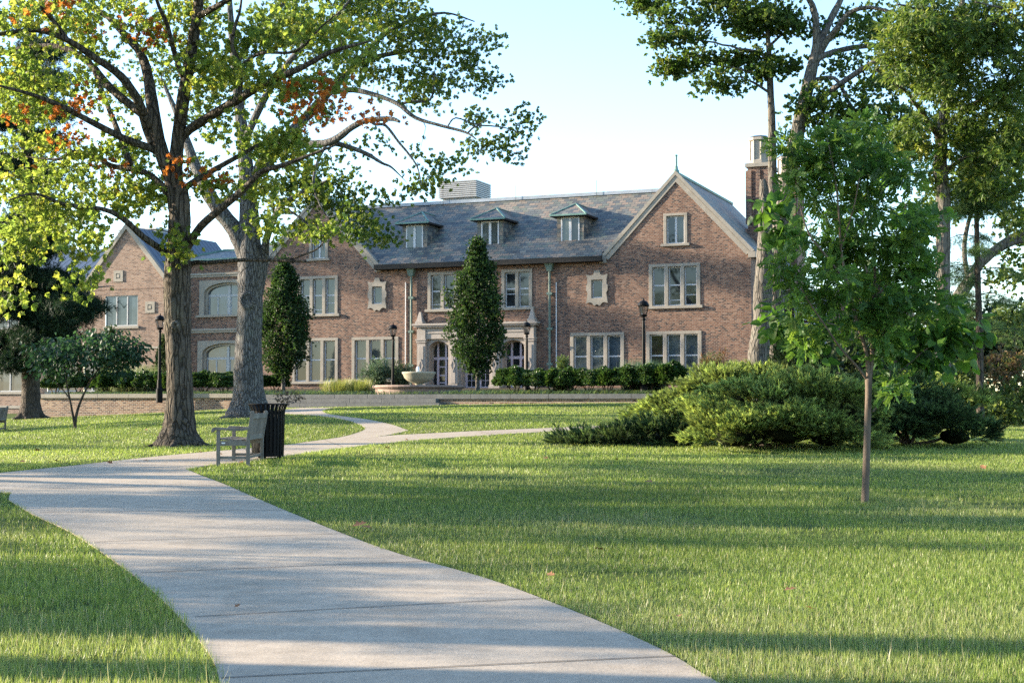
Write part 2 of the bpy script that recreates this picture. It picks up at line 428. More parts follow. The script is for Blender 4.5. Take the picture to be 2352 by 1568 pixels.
def arched(u0, u1, z0, z1, name='window'):
    holes.append((u0 + .03, u1 - .03, z0 + .03, z1 - .03))
    a0, a1, b0 = u0 + .36, u1 - .36, z0 + .14
    op = tudor(a0, a1, b0, z1 - .75, z1 - .16)
    op2 = tudor(a0 + .16, a1 - .16, b0, z1 - .8, z1 - .3)
    s = MB().ring([(u0, b0), (u1, b0), (u1, z1), (u0, z1)], op, -.05, .10)
    s.ring([(u0 + .05, b0), (u1 - .05, b0), (u1 - .05, z1 - .05), (u0 + .05, z1 - .05)], op2, .105, .34)
    s.box(u0 - .2, u1 + .2, -.14, .3, z0, b0)
    o = s.build(name, M_stone, house)
    um = (a0 + a1) / 2; zt = b0 + (z1 - b0) * .56
    fr = MB().box(a0, um - .09, .24, .30, zt - .08, zt + .08).box(um + .09, a1, .24, .30, zt - .08, zt + .08).box(um - .09, um + .09, .22, .31, b0, z1 - .25)
    for c in (a0 + .17, um - .16, um + .09, a1 - .24): fr.box(c, c + .07, .25, .295, b0, zt - .08)
    for c in ((a0 + um) / 2, (a1 + um) / 2): fr.box(c - .05, c + .05, .25, .295, b0, zt - .08)
    fr.build('sash', M_louver, o)
    MB().box(a0 + .02, a1 - .02, .27, .285, b0, z1 - .2).build('pane', S, o)
arched(-29.4, -25.3, 6.84, 9.15)
arched(-29.5, -25.3, 2.7, 5.36)

# portal openings
bays = [(-13.45, -11.95), (-11.4, -9.35), (-8.8, -7.2)]
holes.append((-13.9, -6.75, 2.0, 5.85))

# front wall, with the gables
front = [(-31.0, 1.2), (5.73, 1.2), (5.73, 9.6), (1.58, 14.0), (-2.57, 9.6), (-16.83, 9.6), (-20.98, 14.0), (-24.47, 10.3), (-31.0, 10.3)]
pts, tris = cdt([front] + [[(a, c), (b, c), (b, d), (a, d)] for a, b, c, d in holes])
w = MB(); keep = []
for t in tris:
    cx_, cz_ = sum(pts[i][0] for i in t) / 3, sum(pts[i][1] for i in t) / 3
    if not any(a < cx_ < b and c < cz_ < d for a, b, c, d in holes): keep.append(tuple(t))
w.add([(p[0], 0, p[1]) for p in pts], keep)
w.build('front_wall', M_brick, house, recalc=False)
sw = MB()
sw.add([(5.73, 0, 1.2), (5.73, 13, 1.2), (5.73, 13, 9.55), (5.73, 0, 9.55)], [(0, 1, 2, 3)])
sw.build('side_wall', M_brick, house)
sw = MB()
sw.add([(-31, 0, 1.2), (-31, 10.5, 1.2), (-31, 10.5, 10.3), (-31, 0, 10.3)], [(0, 3, 2, 1)])
sw.build('side_wall', M_brick, house)
bw_ = MB(); bw_.add([(-31, 10.3, 1.2), (-2.5, 10.3, 1.2), (-2.5, 10.3, 9.5), (-31, 10.3, 9.5)], [(0, 1, 2, 3)])
bw_.add([(-2.57, 13, 1.2), (5.73, 13, 1.2), (5.73, 13, 9.6), (1.58, 13, 14.0), (-2.57, 13, 9.6)], [(0, 1, 2, 3, 4)])
bw_.add([(-16.83, 12, 1.2), (-25.13, 12, 1.2), (-25.13, 12, 9.6), (-20.98, 12, 14.0), (-16.83, 12, 9.6)], [(0, 1, 2, 3, 4)])
bw_.build('back_wall', M_brick, house, recalc=False)
# belt courses of the left pavilion
for z in (9.48, 5.98):
    MB().box(-31.05, -24.95, -.14, .05, z, z + .14).box(-31.05, -24.95, -.08, .05, z - .13, z - .003).build('belt_course', M_stone, house, bevel=.015)
MB().box(-31.1, -24.6, -.22, .1, 10.3, 10.42).build('cornice', M_stone, house)

# roofs
def roof(vs, faces, name='roof', mat=M_slate, th=.12):
    o = MB().add(vs, faces).build(name, mat, house, recalc=False)
    s = o.modifiers.new('Solidify', 'SOLIDIFY'); s.thickness = th; s.offset = -1
    return o
sl = 4.35 / 5.35
zr = lambda y: 9.62 + (y + .35) * sl
main = roof([(-16.72, -.35, zr(-.35)), (-2.68, -.35, zr(-.35)), (-2.68, .1, zr(.1)), (1.58, .1, zr(.1)), (1.58, 5, zr(5)), (-20.98, 5, zr(5)), (-20.98, .1, zr(.1)), (-16.72, .1, zr(.1)),
             (-20.98, 10.6, 9.4), (1.58, 10.6, 9.4)], [(0, 1, 2, 7), (7, 2, 3, 4, 5, 6), (5, 4, 9, 8)])
MB().box(-20.9, 1.5, 4.78, 5.22, zr(5) - .1, zr(5) + .1).build('ridge_cap', M_leadcap, main)
for c, yb in ((-20.98, 12), (1.58, 13)):
    o = roof([(c, .16, 14.12), (c, yb + .3, 14.12), (c + 4.42, yb + .3, 9.43), (c + 4.42, .16, 9.43), (c - 4.42, .16, 9.43), (c - 4.42, yb + .3, 9.43)],
             [(0, 3, 2, 1), (0, 1, 5, 4)])
    MB().box(c - .1, c + .1, .2, yb + .3, 14.06, 14.2).build('ridge_cap', M_copper, o)
    # stone coping on the rake, with kneelers
    k = MB()
    for s in (-1, 1):
        p, q = (c, 14.02), (c + s * 4.15, 9.6); dx, dz = q[0] - p[0], q[1] - p[1]; l = math.hypot(dx, dz); nx, nz = -dz / l * s, dx / l * s
        th = .17
        P = [(c, 14.0), (c + s * 4.2, 9.55), (c + s * (4.2) + nx * th * 1.2, 9.55 + nz * th * 1.2), (c, 14.0 + th / abs(nz))]
        if s > 0: P = P[::-1]
        k.prism(P, -.10, .24)
        a, b = sorted((c + s * 4.02, c + s * 4.42)); k.box(a, b, -.13, .3, 9.3, 9.62)
        P = [(c, 13.62), (c, 13.98), (c + s * 4.13, 9.6), (c + s * 3.9, 9.46)]
        if s > 0: P = P[::-1]
        k.prism(P, -.06, -.004)
    k.build('gable_coping', M_stone, house)
MB().lathe([(.17, 14.05), (.17, 14.25), (.1, 14.35), (.09, 14.5), (.065, 14.52), (.055, 15.05), (.08, 15.07), (.08, 15.12), (.02, 15.16)], 10, (1.58, .1)).build('finial', M_copper, house)
wing = roof([(-31.3, -.35, 10.45), (-24.2, -.35, 10.45), (-22.5, 3, 11.35), (-29.5, 3, 11.35), (-31.3, 6, 10.45)], [(0, 1, 2, 3), (4, 0, 3)])
MB().bar((-29.6, 3, 11.36), (-22.4, 3, 11.36), .3, .16).bar((-31.3, -.35, 10.5), (-29.5, 3, 11.4), .16, .12).build('ridge_cap', M_copper, wing)
roof([(-31.5, 5, 11.2), (-24, 5, 11.2), (-26, 8, 12.3), (-30, 8, 12.3)], [(0, 1, 2, 3)])
g_ = MB().box(-16.8, -2.6, -.54, -.33, 9.38, 9.67).box(-16.8, -2.6, -.329, -.02, 9.36, 9.46)
g_.build('gutter', M_dark, house)
MB().box(-31.3, -24.6, -.48, -.36, 10.36, 10.48).build('gutter', M_copper, house)
for z in (14.6,):
    for u in (-14.7, -9.8, -4.6):
        MB().tube([(u, 4.7, 13.6), (u, 4.7, 14.75)], .012, 4).build('lightning_rod', M_dark, house)

# dormers
def dormer(c, mats):
    d = MB(); w = .82; y0, zb, ze = 1.1, 10.45, 12.15
    d.box(c - w, c - .57, y0, 3.4, zb, ze).box(c + .57, c + w, y0, 3.4, zb, ze).box(c - .57, c + .57, y0 + .2, 3.4, zb, ze).box(c - .57, c + .57, y0, y0 + .2, zb, 10.66)
    o = d.build('dormer', M_slate, house)
    h = MB(); e = w + .28
    h.add([(c - e, y0 - .42, ze + .1), (c + e, y0 - .42, ze + .1), (c + e, 4.3, ze + .1), (c - e, 4.3, ze + .1), (c, y0 + 1.0, ze + .88), (c, 4.4, ze + .88)],
          [(0, 1, 4), (1, 2, 5, 4), (3, 0, 4, 5)])
    h.build('dormer_roof', M_slate, o, recalc=False)
    MB().box(c - e, c + e, y0 - .42, 3.2, ze, ze + .095).build('fascia', M_dark, o)
    t = MB()
    for s in (-1, 1): t.bar((c + s * e, y0 - .42, ze + .12), (c, y0 + 1.0, ze + .9), .11, .05)
    t.bar((c, y0 + .96, ze + .9), (c, 4.3, ze + .9), .11, .05)
    t.box(c - e - .02, c + e + .02, y0 - .445, y0 - .425, ze + .03, ze + .12)
    t.build('copper_trim', M_copper, o)
    MB().box(c - .75, c + .75, y0 - .06, y0 - .004, 10.52, 10.66).build('copper_sill', M_copper, o)
    light(o, c - .56, c, 10.67, ze - .02, y0 - .03, mats[0], None, fr=M_white, fw=.075); light(o, c, c + .56, 10.67, ze - .02, y0 - .028, mats[1], None, fw=.075)
dormer(-14.9, [B, S]); dormer(-9.98, [B, B]); dormer(-4.98, [B, G])

# rooftop plant screen behind the ridge
v = MB().box(-16.3, -14.1, 8.2, 10.2, 11.5, 14.9)
for i in range(9): v.box(-16.55, -13.85, 7.95, 10.45, 14.75 + i * .125, 14.83 + i * .125)
v.box(-16.4, -14.0, 8.1, 10.3, 14.7, 15.8); v.build('roof_vent', M_louver, house)

# chimneys
def chimney(u, y, top=1.0):
    s = MB().box(u, u + 1.45, y, y + 2.6, 2.0, 11.6).box(u + .12, u + 1.33, y + .1, y + 2.5, 11.6, 15.2)
    for a in (u + .1, u + .62, u + 1.1): s.box(a, a + .26, y - .02, y + .12, 11.9, 15.0)
    for a in (y + .1, y + .9, y + 1.7, y + 2.2):
        s.box(u - .0, u + .14, a, a + .3, 11.9, 15.0); s.box(u + 1.31, u + 1.45, a, a + .3, 11.9, 15.0)
    o = s.build('chimney', M_brick, house)
    t = MB().box(u, u + 1.45, y - .05, y + 2.6, 15.2, 15.42)
    for yy in (y + .62, y + 1.95):
        t.lathe([(.62, 15.42), (.62, 15.6), (.54, 15.66), (.54, 16.75), (.64, 16.8), (.64, 16.95)], 8, (u + .72, yy), R(22.5))
        for k in range(8):
            a = k * math.pi / 4 + R(22.5); t.tube([(u + .72 + .55 * math.cos(a), yy + .55 * math.sin(a), 15.6), (u + .72 + .55 * math.cos(a), yy + .55 * math.sin(a), 16.8)], .05, 5)
    t.build('chimney_pots', M_stone, o)
    MB().lathe([(.6, 16.955), (.5, 17.05)], 8, (u + .72, y + .62), R(22.5)).lathe([(.6, 16.955), (.5, 17.05)], 8, (u + .72, y + 1.95), R(22.5)).build('chimney_cap', M_dark, o)
chimney(4.1, 6.0)
chimney(4.3, 13.2)

# rain water pipes and a white conduit
for u in (-14.52, -5.8):
    s = MB().tube([(u, -.13, 2.3), (u, -.13, 9.0)], .07, 8)
    for z in (3.6, 5.6, 7.6): s.box(u - .16, u + .16, -.2, .0, z, z + .14)
    s.add(*[[(u - .24, -.34, 9.35), (u + .24, -.34, 9.35), (u + .24, 0, 9.35), (u - .24, 0, 9.35), (u - .14, -.25, 8.95), (u + .14, -.25, 8.95), (u + .14, 0, 8.95), (u - .14, 0, 8.95)],
            [(0, 1, 2, 3), (0, 4, 5, 1), (1, 5, 6, 2), (3, 7, 4, 0), (4, 7, 6, 5)]])
    s.box(u - .28, u + .28, -.38, -.002, 9.35, 9.43).tube([(u, -.2, 9.4), (u, -.3, 9.75)], .07, 6)
    s.build('downpipe', M_pipe, house)
for u, z in ((-14.92, 8.6), (-5.42, 8.3)):
    MB().tube([(u, -.05, 2.3), (u, -.05, z)], .035, 6).build('conduit', M_white, house)

# ------------------------------------------------------------------ portal
po = MB()
Zb, Zt = 2.0, 6.0
for a in (-14.0, -11.95, -9.35, -7.2):
    po.box(a, a + .55, -.42, .1, Zb, 4.95).box(a - .06, a + .61, -.48, .1, Zb, Zb + .5)
    po.box(a - .03, a + .58, -.46, .1, 4.98, 5.12).box(a - .06, a + .61, -.5, .1, 5.12, 5.2).box(a, a + .55, -.43, .1, 5.2, 5.78)
    po.box(a + .12, a + .43, -.45, -.421, 2.6, 4.8)
    po.ring([(a + .275, 3.25), (a + .43, 3.65), (a + .275, 4.05), (a + .12, 3.65)], [(a + .275, 3.4), (a + .37, 3.65), (a + .275, 3.9), (a + .18, 3.65)], -.475, -.451)
po.box(-14.25, -6.4, -.62, .1, 5.98, 6.1).box(-14.15, -6.5, -.55, .1, 5.88, 5.977).box(-13.95, -6.7, -.36, .12, 5.2, 5.875).box(-13.95, -6.7, -.4, .1, 5.52, 5.6)
for a in (-13.85, -6.8):
    po.box(a - .24, a + .24, -.5, -.02, 6.1, 6.24)
    po.add([(a - .19, -.45, 6.24), (a + .19, -.45, 6.24), (a + .19, -.07, 6.24), (a - .19, -.07, 6.24), (a - .06, -.32, 6.8), (a + .06, -.32, 6.8), (a + .06, -.2, 6.8), (a - .06, -.2, 6.8)],
           [(0, 1, 5, 4), (1, 2, 6, 5), (2, 3, 7, 6), (3, 0, 4, 7), (4, 5, 6, 7)])
for a, b in bays:
    po.ring([(a, Zb), (b, Zb), (b, 5.2), (a, 5.2)], tudor(a + .12, b - .12, Zb, 4.65, 5.08), -.2, .25)
    po.ring([(a + .02, Zb), (b - .02, Zb), (b - .02, 5.2), (a + .02, 5.2)], tudor(a + .2, b - .2, Zb, 4.62, 4.98), .255, .4)
portal = po.build('entrance_portal', M_stone_pink, house, bevel=.01)
for i, (a, b) in enumerate(bays):
    a0, b0 = a + .14, b - .14; w3 = (b0 - a0)
    f = MB().box(a0, b0, .3, .42, 4.0, 4.16)
    if i != 1:
        m1, m2 = a0 + w3 * .29, b0 - w3 * .29
        for c in (m1, m2): f.box(c - .07, c + .07, .29, .43, 2.1, 3.997).box(c - .06, c + .06, .29, .43, 4.163, 5.0)
        for c in (a0, b0): f.box(c - .06, c + .06, .3, .42, 2.1, 3.995)
        for z in (2.62, 3.05, 3.55): f.box(m1 + .07, m2 - .07, .33, .4, z, z + .07)
    else:
        for c in (a0, b0, (a0 + b0) / 2): f.box(c - .06, c + .06, .3, .42, 4.165, 5.0)
    f.build('door_frame' if i == 1 else 'window_frame', M_lilac, portal)
    MB().box(a0 + .02, b0 - .02, .36, .38, 2.05 if i != 1 else 4.1, 5.06).build('pane', M_glass, portal)
m = (bays[1][0] + bays[1][1]) / 2
for s in (-1, 1):
    a, b = sorted((m + s * .012, m + s * .86)); d = MB()
    d.box(a, a + .17, .3, .36, 2.15, 3.99).box(b - .17, b, .3, .36, 2.15, 3.99).box(a + .17, b - .17, .3, .36, 2.15, 2.42).box(a + .17, b - .17, .3, .36, 3.84, 3.99)
    for k in range(1, 4): z = 2.42 + k * .355; d.box(a + .17, b - .17, .315, .35, z - .015, z + .015)
    d.box((a + b) / 2 - .015, (a + b) / 2 + .015, .315, .35, 2.42, 3.84)
    d.build('door', M_lilac, house)
    MB().box(a + .16, b - .16, .33, .34, 2.41, 3.85).build('door_pane', M_glass, house)
    MB().box(m + s * .12 - .04, m + s * .12 + .04, .25, .3, 2.98, 3.1).box(m + s * .12 - .02, m + s * .12 + .02, .22, .25, 2.8, 2.99).build('door_handle', M_dark, house)
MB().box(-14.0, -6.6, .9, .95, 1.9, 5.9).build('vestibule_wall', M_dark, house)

# rear wing to the right: louvred stair and balcony seen past the trees
MB().box(6.6, 12.5, 9.0, 16.0, 1.2, 8.2).build('rear_wing', M_brick, house)
q = MB()
for i in range(16): q.box(6.5, 8.2, 8.4, 8.9, 4.4 + i * .24, 4.5 + i * .24)
q.box(6.45, 6.55, 8.35, 8.95, 3.3, 8.3).box(8.2, 8.3, 8.35, 8.95, 3.3, 8.3).build('stair_louvers', M_white, house)
MB().box(6.3, 9.4, 7.4, 8.9, 3.0, 3.5).build('balcony', M_louver, house)

# ------------------------------------------------------------------ the newer wing on the left
ann = empty('brick_annex', 'pale brick wing with one pointed gable and blue metal roof at the left', 'building', (HX, HY, 0), -TH)
Y0 = -1.0
ah = [(-35.85, -33.35, 6.35, 8.3), (-44.6, -41.3, 2.2, 4.1), (-40.4, -38.0, 2.2, 4.1), (-37.5, -36.2, 2.2, 4.1), (-44.6, -42.0, 6.35, 8.3), (-41.0, -38.6, 6.35, 8.3)]
outl = [(-50, .2), (-30.9, .2), (-30.9, 8.75), (-34.25, 12.6), (-37.6, 8.75), (-50, 8.75)]
pts, tris = cdt([outl] + [[(a, c), (b, c), (b, d), (a, d)] for a, b, c, d in ah])
w = MB(); w.add([(p[0], Y0, p[1]) for p in pts], [tuple(t) for t in tris if not any(a < sum(pts[i][0] for i in t) / 3 < b and c < sum(pts[i][1] for i in t) / 3 < d for a, b, c, d in ah)])
w.build('front_wall', M_brick2, ann, recalc=False)
MB().add([(-30.9, Y0, .2), (-30.9, .5, .2), (-30.9, .5, 8.7), (-30.9, Y0, 8.7)], [(0, 1, 2, 3)]).build('side_wall', M_brick, ann)
MB().add([(-50, Y0, .2), (-50, 8, .2), (-50, 8, 8.7), (-50, Y0, 8.7)], [(0, 3, 2, 1)]).build('side_wall', M_brick2, ann)
for a, b, c, d in ah:
    s = MB(); n = 3 if b - a > 2 else 2
    s.box(a, a + .07, Y0 + .06, Y0 + .16, c, d).box(b - .07, b, Y0 + .06, Y0 + .16, c, d).box(a + .07, b - .07, Y0 + .06, Y0 + .16, d - .07, d).box(a + .07, b - .07, Y0 + .06, Y0 + .16, c, c + .07)
    for i in range(1, n): x = a + (b - a) * i / n; s.box(x - .045, x + .045, Y0 + .05, Y0 + .15, c + .07, d - .07)
    o = s.build('window', M_louver, ann)
    MB().box(a, b, Y0 + .1, Y0 + .12, c, d).build('pane', M_sky_glass, o)
    MB().box(a - .12, b + .12, Y0 - .1, Y0 + .2, c - .16, c - .003).build('sill', M_stone, o)
for u, z in ((-34.86, 9.55), (-32.4, 7.5)):
    e = .36
    MB().ring([(u - e, z - e), (u + e, z - e), (u + e, z + e), (u - e, z + e)], [(u - .17, z - .17), (u + .17, z - .17), (u + .17, z + .17), (u - .17, z + .17)], Y0 - .05, Y0 + .02).box(u - .1, u + .1, Y0 - .06, Y0 + .01, z - .1, z + .1).box(u - .17, u + .17, Y0 - .015, Y0 + .01, z - .17, z + .17).build('stone_plaque', M_stone, ann, bevel=.01)
MB().box(-50, -30.85, Y0 - .06, Y0 + .02, 1.1, 1.3).box(-50, -30.85, Y0 - .04, Y0 + .02, 4.9, 5.02).build('belt_course', M_stone, ann)
MB().box(-37.5, -31.0, Y0 - .012, Y0 + .01, 8.66, 8.74).build('brick_string', M_brick, ann)
c = -34.25
r_ = MB().add([(c, Y0 + .1, 12.75), (c, 9, 12.75), (c + 3.75, 9, 8.45), (c + 3.75, Y0 + .1, 8.45), (c - 3.75, Y0 + .1, 8.45), (c - 3.75, 9, 8.45)], [(0, 3, 2, 1), (0, 1, 5, 4)])
r_.add([(-50.3, Y0 - .4, 8.7), (c - 1, Y0 - .02, 8.95), (c - 1, 4, 12.0), (-50.3, 4, 12.0)], [(0, 1, 2, 3)])
o = r_.build('metal_roof', M_metalroof, ann, recalc=False); sm = o.modifiers.new('Solidify', 'SOLIDIFY'); sm.thickness = .1; sm.offset = -1
k = MB()
for s in (-1, 1):
    P = [(c, 12.55), (c + s * 3.6, 8.42), (c + s * 3.78, 8.5), (c + s * 3.75, 8.66), (c, 12.95)]
    k.prism(P if s < 0 else P[::-1], Y0 - .12, Y0 + .16)
k.box(c + 3.2, c + 3.62, Y0 - .1, Y0 + .3, 8.2, 8.7); k.build('gable_trim', M_stone, ann)
v = MB().box(-39.2, -36.6, 5.2, 8.6, 10, 13.0)
for i in range(4): v.box(-39.5, -36.3, 4.9, 8.9, 12.7 + i * .2, 12.82 + i * .2)
v.build('roof_vent', M_louver, ann)
# ------------------------------------------------------------------ lawn, path, terrace
def hallpx(x, off):
    """plan position on the line parallel to the hall, off metres in front of it, in the direction of x"""
    a, b, c = ray(x, 905); d = Vector((a, b, 0)); o = Vector((HX, HY, 0))
    k = (o.dot(tn) + off) / d.dot(tn); return d * k
def lawnmat():
    m, nt = newmat('lawn_soil'); co = coords(nt)
    a = noise(nt, co, .35, 5, .6); b = noise(nt, co, 14, 5, .7)
    col = mixc(nt, ramp(nt, a, [(.3, (.055, .09, .02)), (.7, (.09, .125, .032))]), ramp(nt, b, [(.3, (.5, .45, .4)), (.7, (1.3, 1.25, 1.1))]), 1.0, 'MULTIPLY')
    surf(nt, col, .95, .1, b, .8, .05); return m
M_lawn = lawnmat()
gx = np.unique(np.concatenate([np.arange(-24, 24.1, .5), np.arange(-60, 60, 2.5), np.linspace(-700, 700, 29)]))
gy = np.unique(np.concatenate([np.arange(-6, 62, .5), np.arange(62, 120, 2.5), np.arange(-60, -6, 6), np.linspace(120, 900, 20)]))
XX, YY = np.meshgrid(gx, gy)
ZZ = T(XX, YY)
nx_, ny_ = len(gx), len(gy)
me = bpy.data.meshes.new('ground')
idx = np.arange(nx_ * ny_).reshape(ny_, nx_)
quads = np.stack([idx[:-1, :-1], idx[:-1, 1:], idx[1:, 1:], idx[1:, :-1]], -1).reshape(-1, 4)
me.from_pydata(np.stack([XX, YY, ZZ], -1).reshape(-1, 3).tolist(), [], quads.tolist())
me.shade_smooth()
tag(link('ground', me, None, M_lawn), kind='structure')

# path outline, traced clockwise on the ground
seg = [
 [(2600,2050),(1900,1700),(1645,1568),(1540,1505),(1400,1440),(1240,1375),(1100,1325),(920,1275),(800,1232),(700,1192),(600,1150),(520,1115),(460,1092),(430,1079)],
 [(430,1079),(455,1073),(500,1067),(560,1062),(660,1047),(760,1033),(860,1021),(960,1011),(1100,1001),(1290,990),(1420,983),(1600,976)],
 [(1600,970),(1420,977),(1290,982),(1100,990),(1000,995),(905,1000),(860,1004)],
 [(860,1004),(900,998),(938,989)],
 [(938,989),(902,976),(847,964),(793,957),(755,951),(742,945),(752,940),(770,937)],
 [(690,937),(655,941),(640,946),(660,951),(721,954),(780,962),(813,970),(836,981),(836,988),(815,996),(779,1005),(700,1016),(660,1022),(560,1031),(480,1038),(400,1045),(320,1053),(150,1072),(0,1087),(-300,1122)],
 [(-300,1168),(0,1131),(20,1149),(75,1182),(160,1222),(250,1281),(330,1341),(405,1412),(455,1470),(490,1520),(505,1568),(540,1700),(560,2050)]]
pathpoly = []
for s in seg:
    for q in smooth_line(s, 3): pathpoly.append(ground(q[0], q[1]))
PP = []
for p in pathpoly:
    if not PP or (p.xy - PP[-1].xy).length > .03: PP.append(p)
PP = [(p.x, p.y) for p in PP]
ext = []
for y in np.arange(2, 62, .7):
    for x in np.arange(-16, 16, .7):
        if inside((x, y), PP): ext.append((x, y))
pts, tris = cdt([PP], ext)
pa = np.array([(p[0], p[1]) for p in pts]); pz = T(pa[:, 0], pa[:, 1]) + .012
def concretemat():
    m, nt = newmat('concrete_path'); co = coords(nt)
    a = noise(nt, co, .6, 5, .6); b = noise(nt, co, 45, 4, .75); c = noise(nt, co, 5, 5, .7)
    sp = N(nt, 'ShaderNodeTexVoronoi', Scale=38); L(nt, co, sp.inputs[0])
    col = ramp(nt, a, [(.3, (.37, .30, .225)), (.7, (.43, .355, .27))])
    col = mixc(nt, col, ramp(nt, c, [(.35, (.86, .85, .84)), (.6, (1.06, 1.05, 1.04))]), 1, 'MULTIPLY')
    col = mixc(nt, col, ramp(nt, b, [(.3, (.8, .8, .8)), (.7, (1.14, 1.14, 1.14))]), 1, 'MULTIPLY')
    col = mixc(nt, col, (.16, .14, .12), ramp(nt, sp.outputs['Distance'], [(.05, (.6, .6, .6)), (.1, (0, 0, 0))]))
    stn = noise(nt, coords(nt, 'Object', (1, 1, 1)), 1.3, 6, .7)
    col = mixc(nt, col, ramp(nt, stn, [(.38, (.70, .67, .63)), (.48, (1, 1, 1))]), .3, 'MULTIPLY')
    sp2 = N(nt, 'ShaderNodeTexVoronoi', Scale=9); L(nt, co, sp2.inputs[0])
    col = mixc(nt, col, (.10, .085, .07), ramp(nt, sp2.outputs['Distance'], [(.035, (.8, .8, .8)), (.06, (0, 0, 0))]))
    surf(nt, col, .85, .3, b, .35, .006); return m
M_conc = concretemat()
me = bpy.data.meshes.new('path')
me.from_pydata([(p[0], p[1], z) for p, z in zip(pa, pz)], [], [tuple(t) for t in tris])
bm = bmesh.new(); bm.from_mesh(me)
bmesh.ops.recalc_face_normals(bm, faces=bm.faces)
for f in bm.faces:
    if f.normal.z < 0: f.normal_flip()
    f.smooth = False
# give the slab an edge
bd = [e for e in bm.edges if e.is_boundary]
r = bmesh.ops.extrude_edge_only(bm, edges=bd)
for g in r['geom']:
    if isinstance(g, bmesh.types.BMVert): g.co.z -= .12
bm.to_mesh(me); bm.free()
path = tag(link('path', me, None, M_conc), kind='structure')
M_joint = mottled('path_joint', (.06, .055, .05), (.11, .10, .09), 20, .9)
for a, b in [((508,1562),(1553,1511)),((447,1420),(1242,1377)),((324,1318),(985,1291)),((215,1247),(800,1227)),((90,1179),(672,1173)),((6,1125),(526,1117)),((40,1085),(436,1078)),((560,1031),(600,1055)),((745,1011),(790,1028)),((1100,990),(1130,999))]:
    p, q = ground(*a), ground(*b); d = (q - p).xy.normalized(); nrm = Vector((-d.y, d.x)) * .0075; vs = []
    for i in range(25):
        t = i / 24; c = p.lerp(q, t)
        for s in (-1, 1): vs.append((c.x + s * nrm.x, c.y + s * nrm.y, 0))
    zz = T([v[0] for v in vs], [v[1] for v in vs]) + .0165
    tag(MB().add([(v[0], v[1], z) for v, z in zip(vs, zz)], [(2 * i, 2 * i + 1, 2 * i + 3, 2 * i + 2) for i in range(24)]).build('path_joint', M_joint, path), kind='structure')

# terrace
def soilmat():
    m, nt = newmat('garden_bed_mulch'); co = coords(nt); b = noise(nt, co, 9, 6, .75)
    surf(nt, ramp(nt, b, [(.3, (.035, .03, .02)), (.7, (.10, .085, .055))]), .95, .1, b, 1, .06); return m
def hz(off): return 1.84 + (17.4 - off) / 17.4 * .5
vs = []; U = np.linspace(-26.8, 14, 40); V = np.linspace(17.3, -.5, 16)
for v in V:
    for u in U: p = hall(u, v, hz(v)); vs.append(tuple(p))
fs = [(j * 40 + i, j * 40 + i + 1, (j + 1) * 40 + i + 1, (j + 1) * 40 + i) for j in range(15) for i in range(39)]
tag(MB().add(vs, fs).build('terrace', soilmat(), None), kind='structure')
H0 = Matrix.Translation((HX, HY, 0)) @ Matrix.Rotation(-TH, 4, 'Z')
def wallthing(name, label, cat): return empty(name, label, cat, (HX, HY, 0), -TH)
wr = wallthing('garden_wall', 'low dark brick garden wall with grey stone coping right of the steps', 'wall')
MB().box(-4.7, 14, -17.55, -17.2, .6, 1.66).build('brickwork', M_brickw, wr)
c_ = MB()
x = -4.75
for w_ in [1.75, 1.9, 1.8, 1.85, 1.9, 1.8, 1.85, 1.9, 1.9, 2.0]:
    c_.box(x, x + w_ - .012, -17.64, -17.1, 1.665, 1.88); x += w_
c_.build('coping', M_bluestone, wr, bevel=.01)
wl = wallthing('garden_wall', 'tall warm brown brick retaining wall with sandstone coping left of the steps', 'wall')
b_ = MB().box(-27, -13.85, -17.55, -17.2, -.2, 1.72).box(-27, -26.65, -17.19, -1.2, -.2, 1.72); b_.build('brickwork', M_brickw, wl)
c_ = MB(); x = -27.05
for i in range(7): c_.box(x, x + 1.88, -17.65, -17.1, 1.725, 1.93); x += 1.89
c_.box(-27.05, -26.6, -17.09, -1.2, 1.725, 1.93)
c_.build('coping', M_stone, wl, bevel=.01)
st = wallthing('stone_steps', 'broad flight of grey stone steps up to the terrace', 'steps')
for k, (a, b, o0, o1, z0, z1, rag) in enumerate([(-13.85, -4.76, 17.6, 17.1, 1.69, 1.88, 5), (-13.85, -4.55, 17.98, 17.1, 1.495, 1.685, 4), (-14.0, -4.2, 18.36, 17.1, 1.30, 1.49, 4), (-14.1, -3.9, 18.8, 17.1, .9, 1.295, 3)]):
    s = MB(); cuts = np.linspace(a, b, rag + 1) + np.r_[0, rng.uniform(-.4, .4, rag - 1), 0]
    for i in range(rag): s.box(cuts[i] + .006, cuts[i + 1] - .006, -o0, -o1 + .03 * k, z0, z1)
    s.build('step', M_bluestone, st, bevel=.012)

# ------------------------------------------------------------------ fountain
fp = hallpx(962, 14.6)
fb = hz(14.6)
fo = empty('fountain', 'pale stone bowl fountain with round low basin beside the steps', 'fountain', (fp.x, fp.y, fb))
MB().lathe([(2.05, -.3), (2.05, .24), (2.16, .26), (2.2, .33), (2.16, .40), (1.86, .40), (1.82, .36), (1.8, .05), (0, .05)], 48).build('basin', mottled('basin_stone', (.21, .14, .11), (.28, .20, .16), 2.5, .8, .1), fo, smooth=False)
MB().lathe([(1.79, .25), (0, .252)], 32).build('basin_water', mottled('fountain_water', (.03, .045, .05), (.05, .07, .075), 4, .05, .1), fo)
MB().lathe([(.34, .1), (.34, .22), (.2, .28), (.15, .36), (.2, .41), (.16, .45), (.26, .5), (.52, .6), (.69, .75), (.76, .92), (.80, .96), (.81, 1.02), (.76, 1.04), (.71, 1.01), (.5, .91), (0, .90)], 40).build('bowl', mottled('bowl_stone', (.27, .245, .175), (.36, .325, .24), 3, .8, .1), fo, smooth=True)
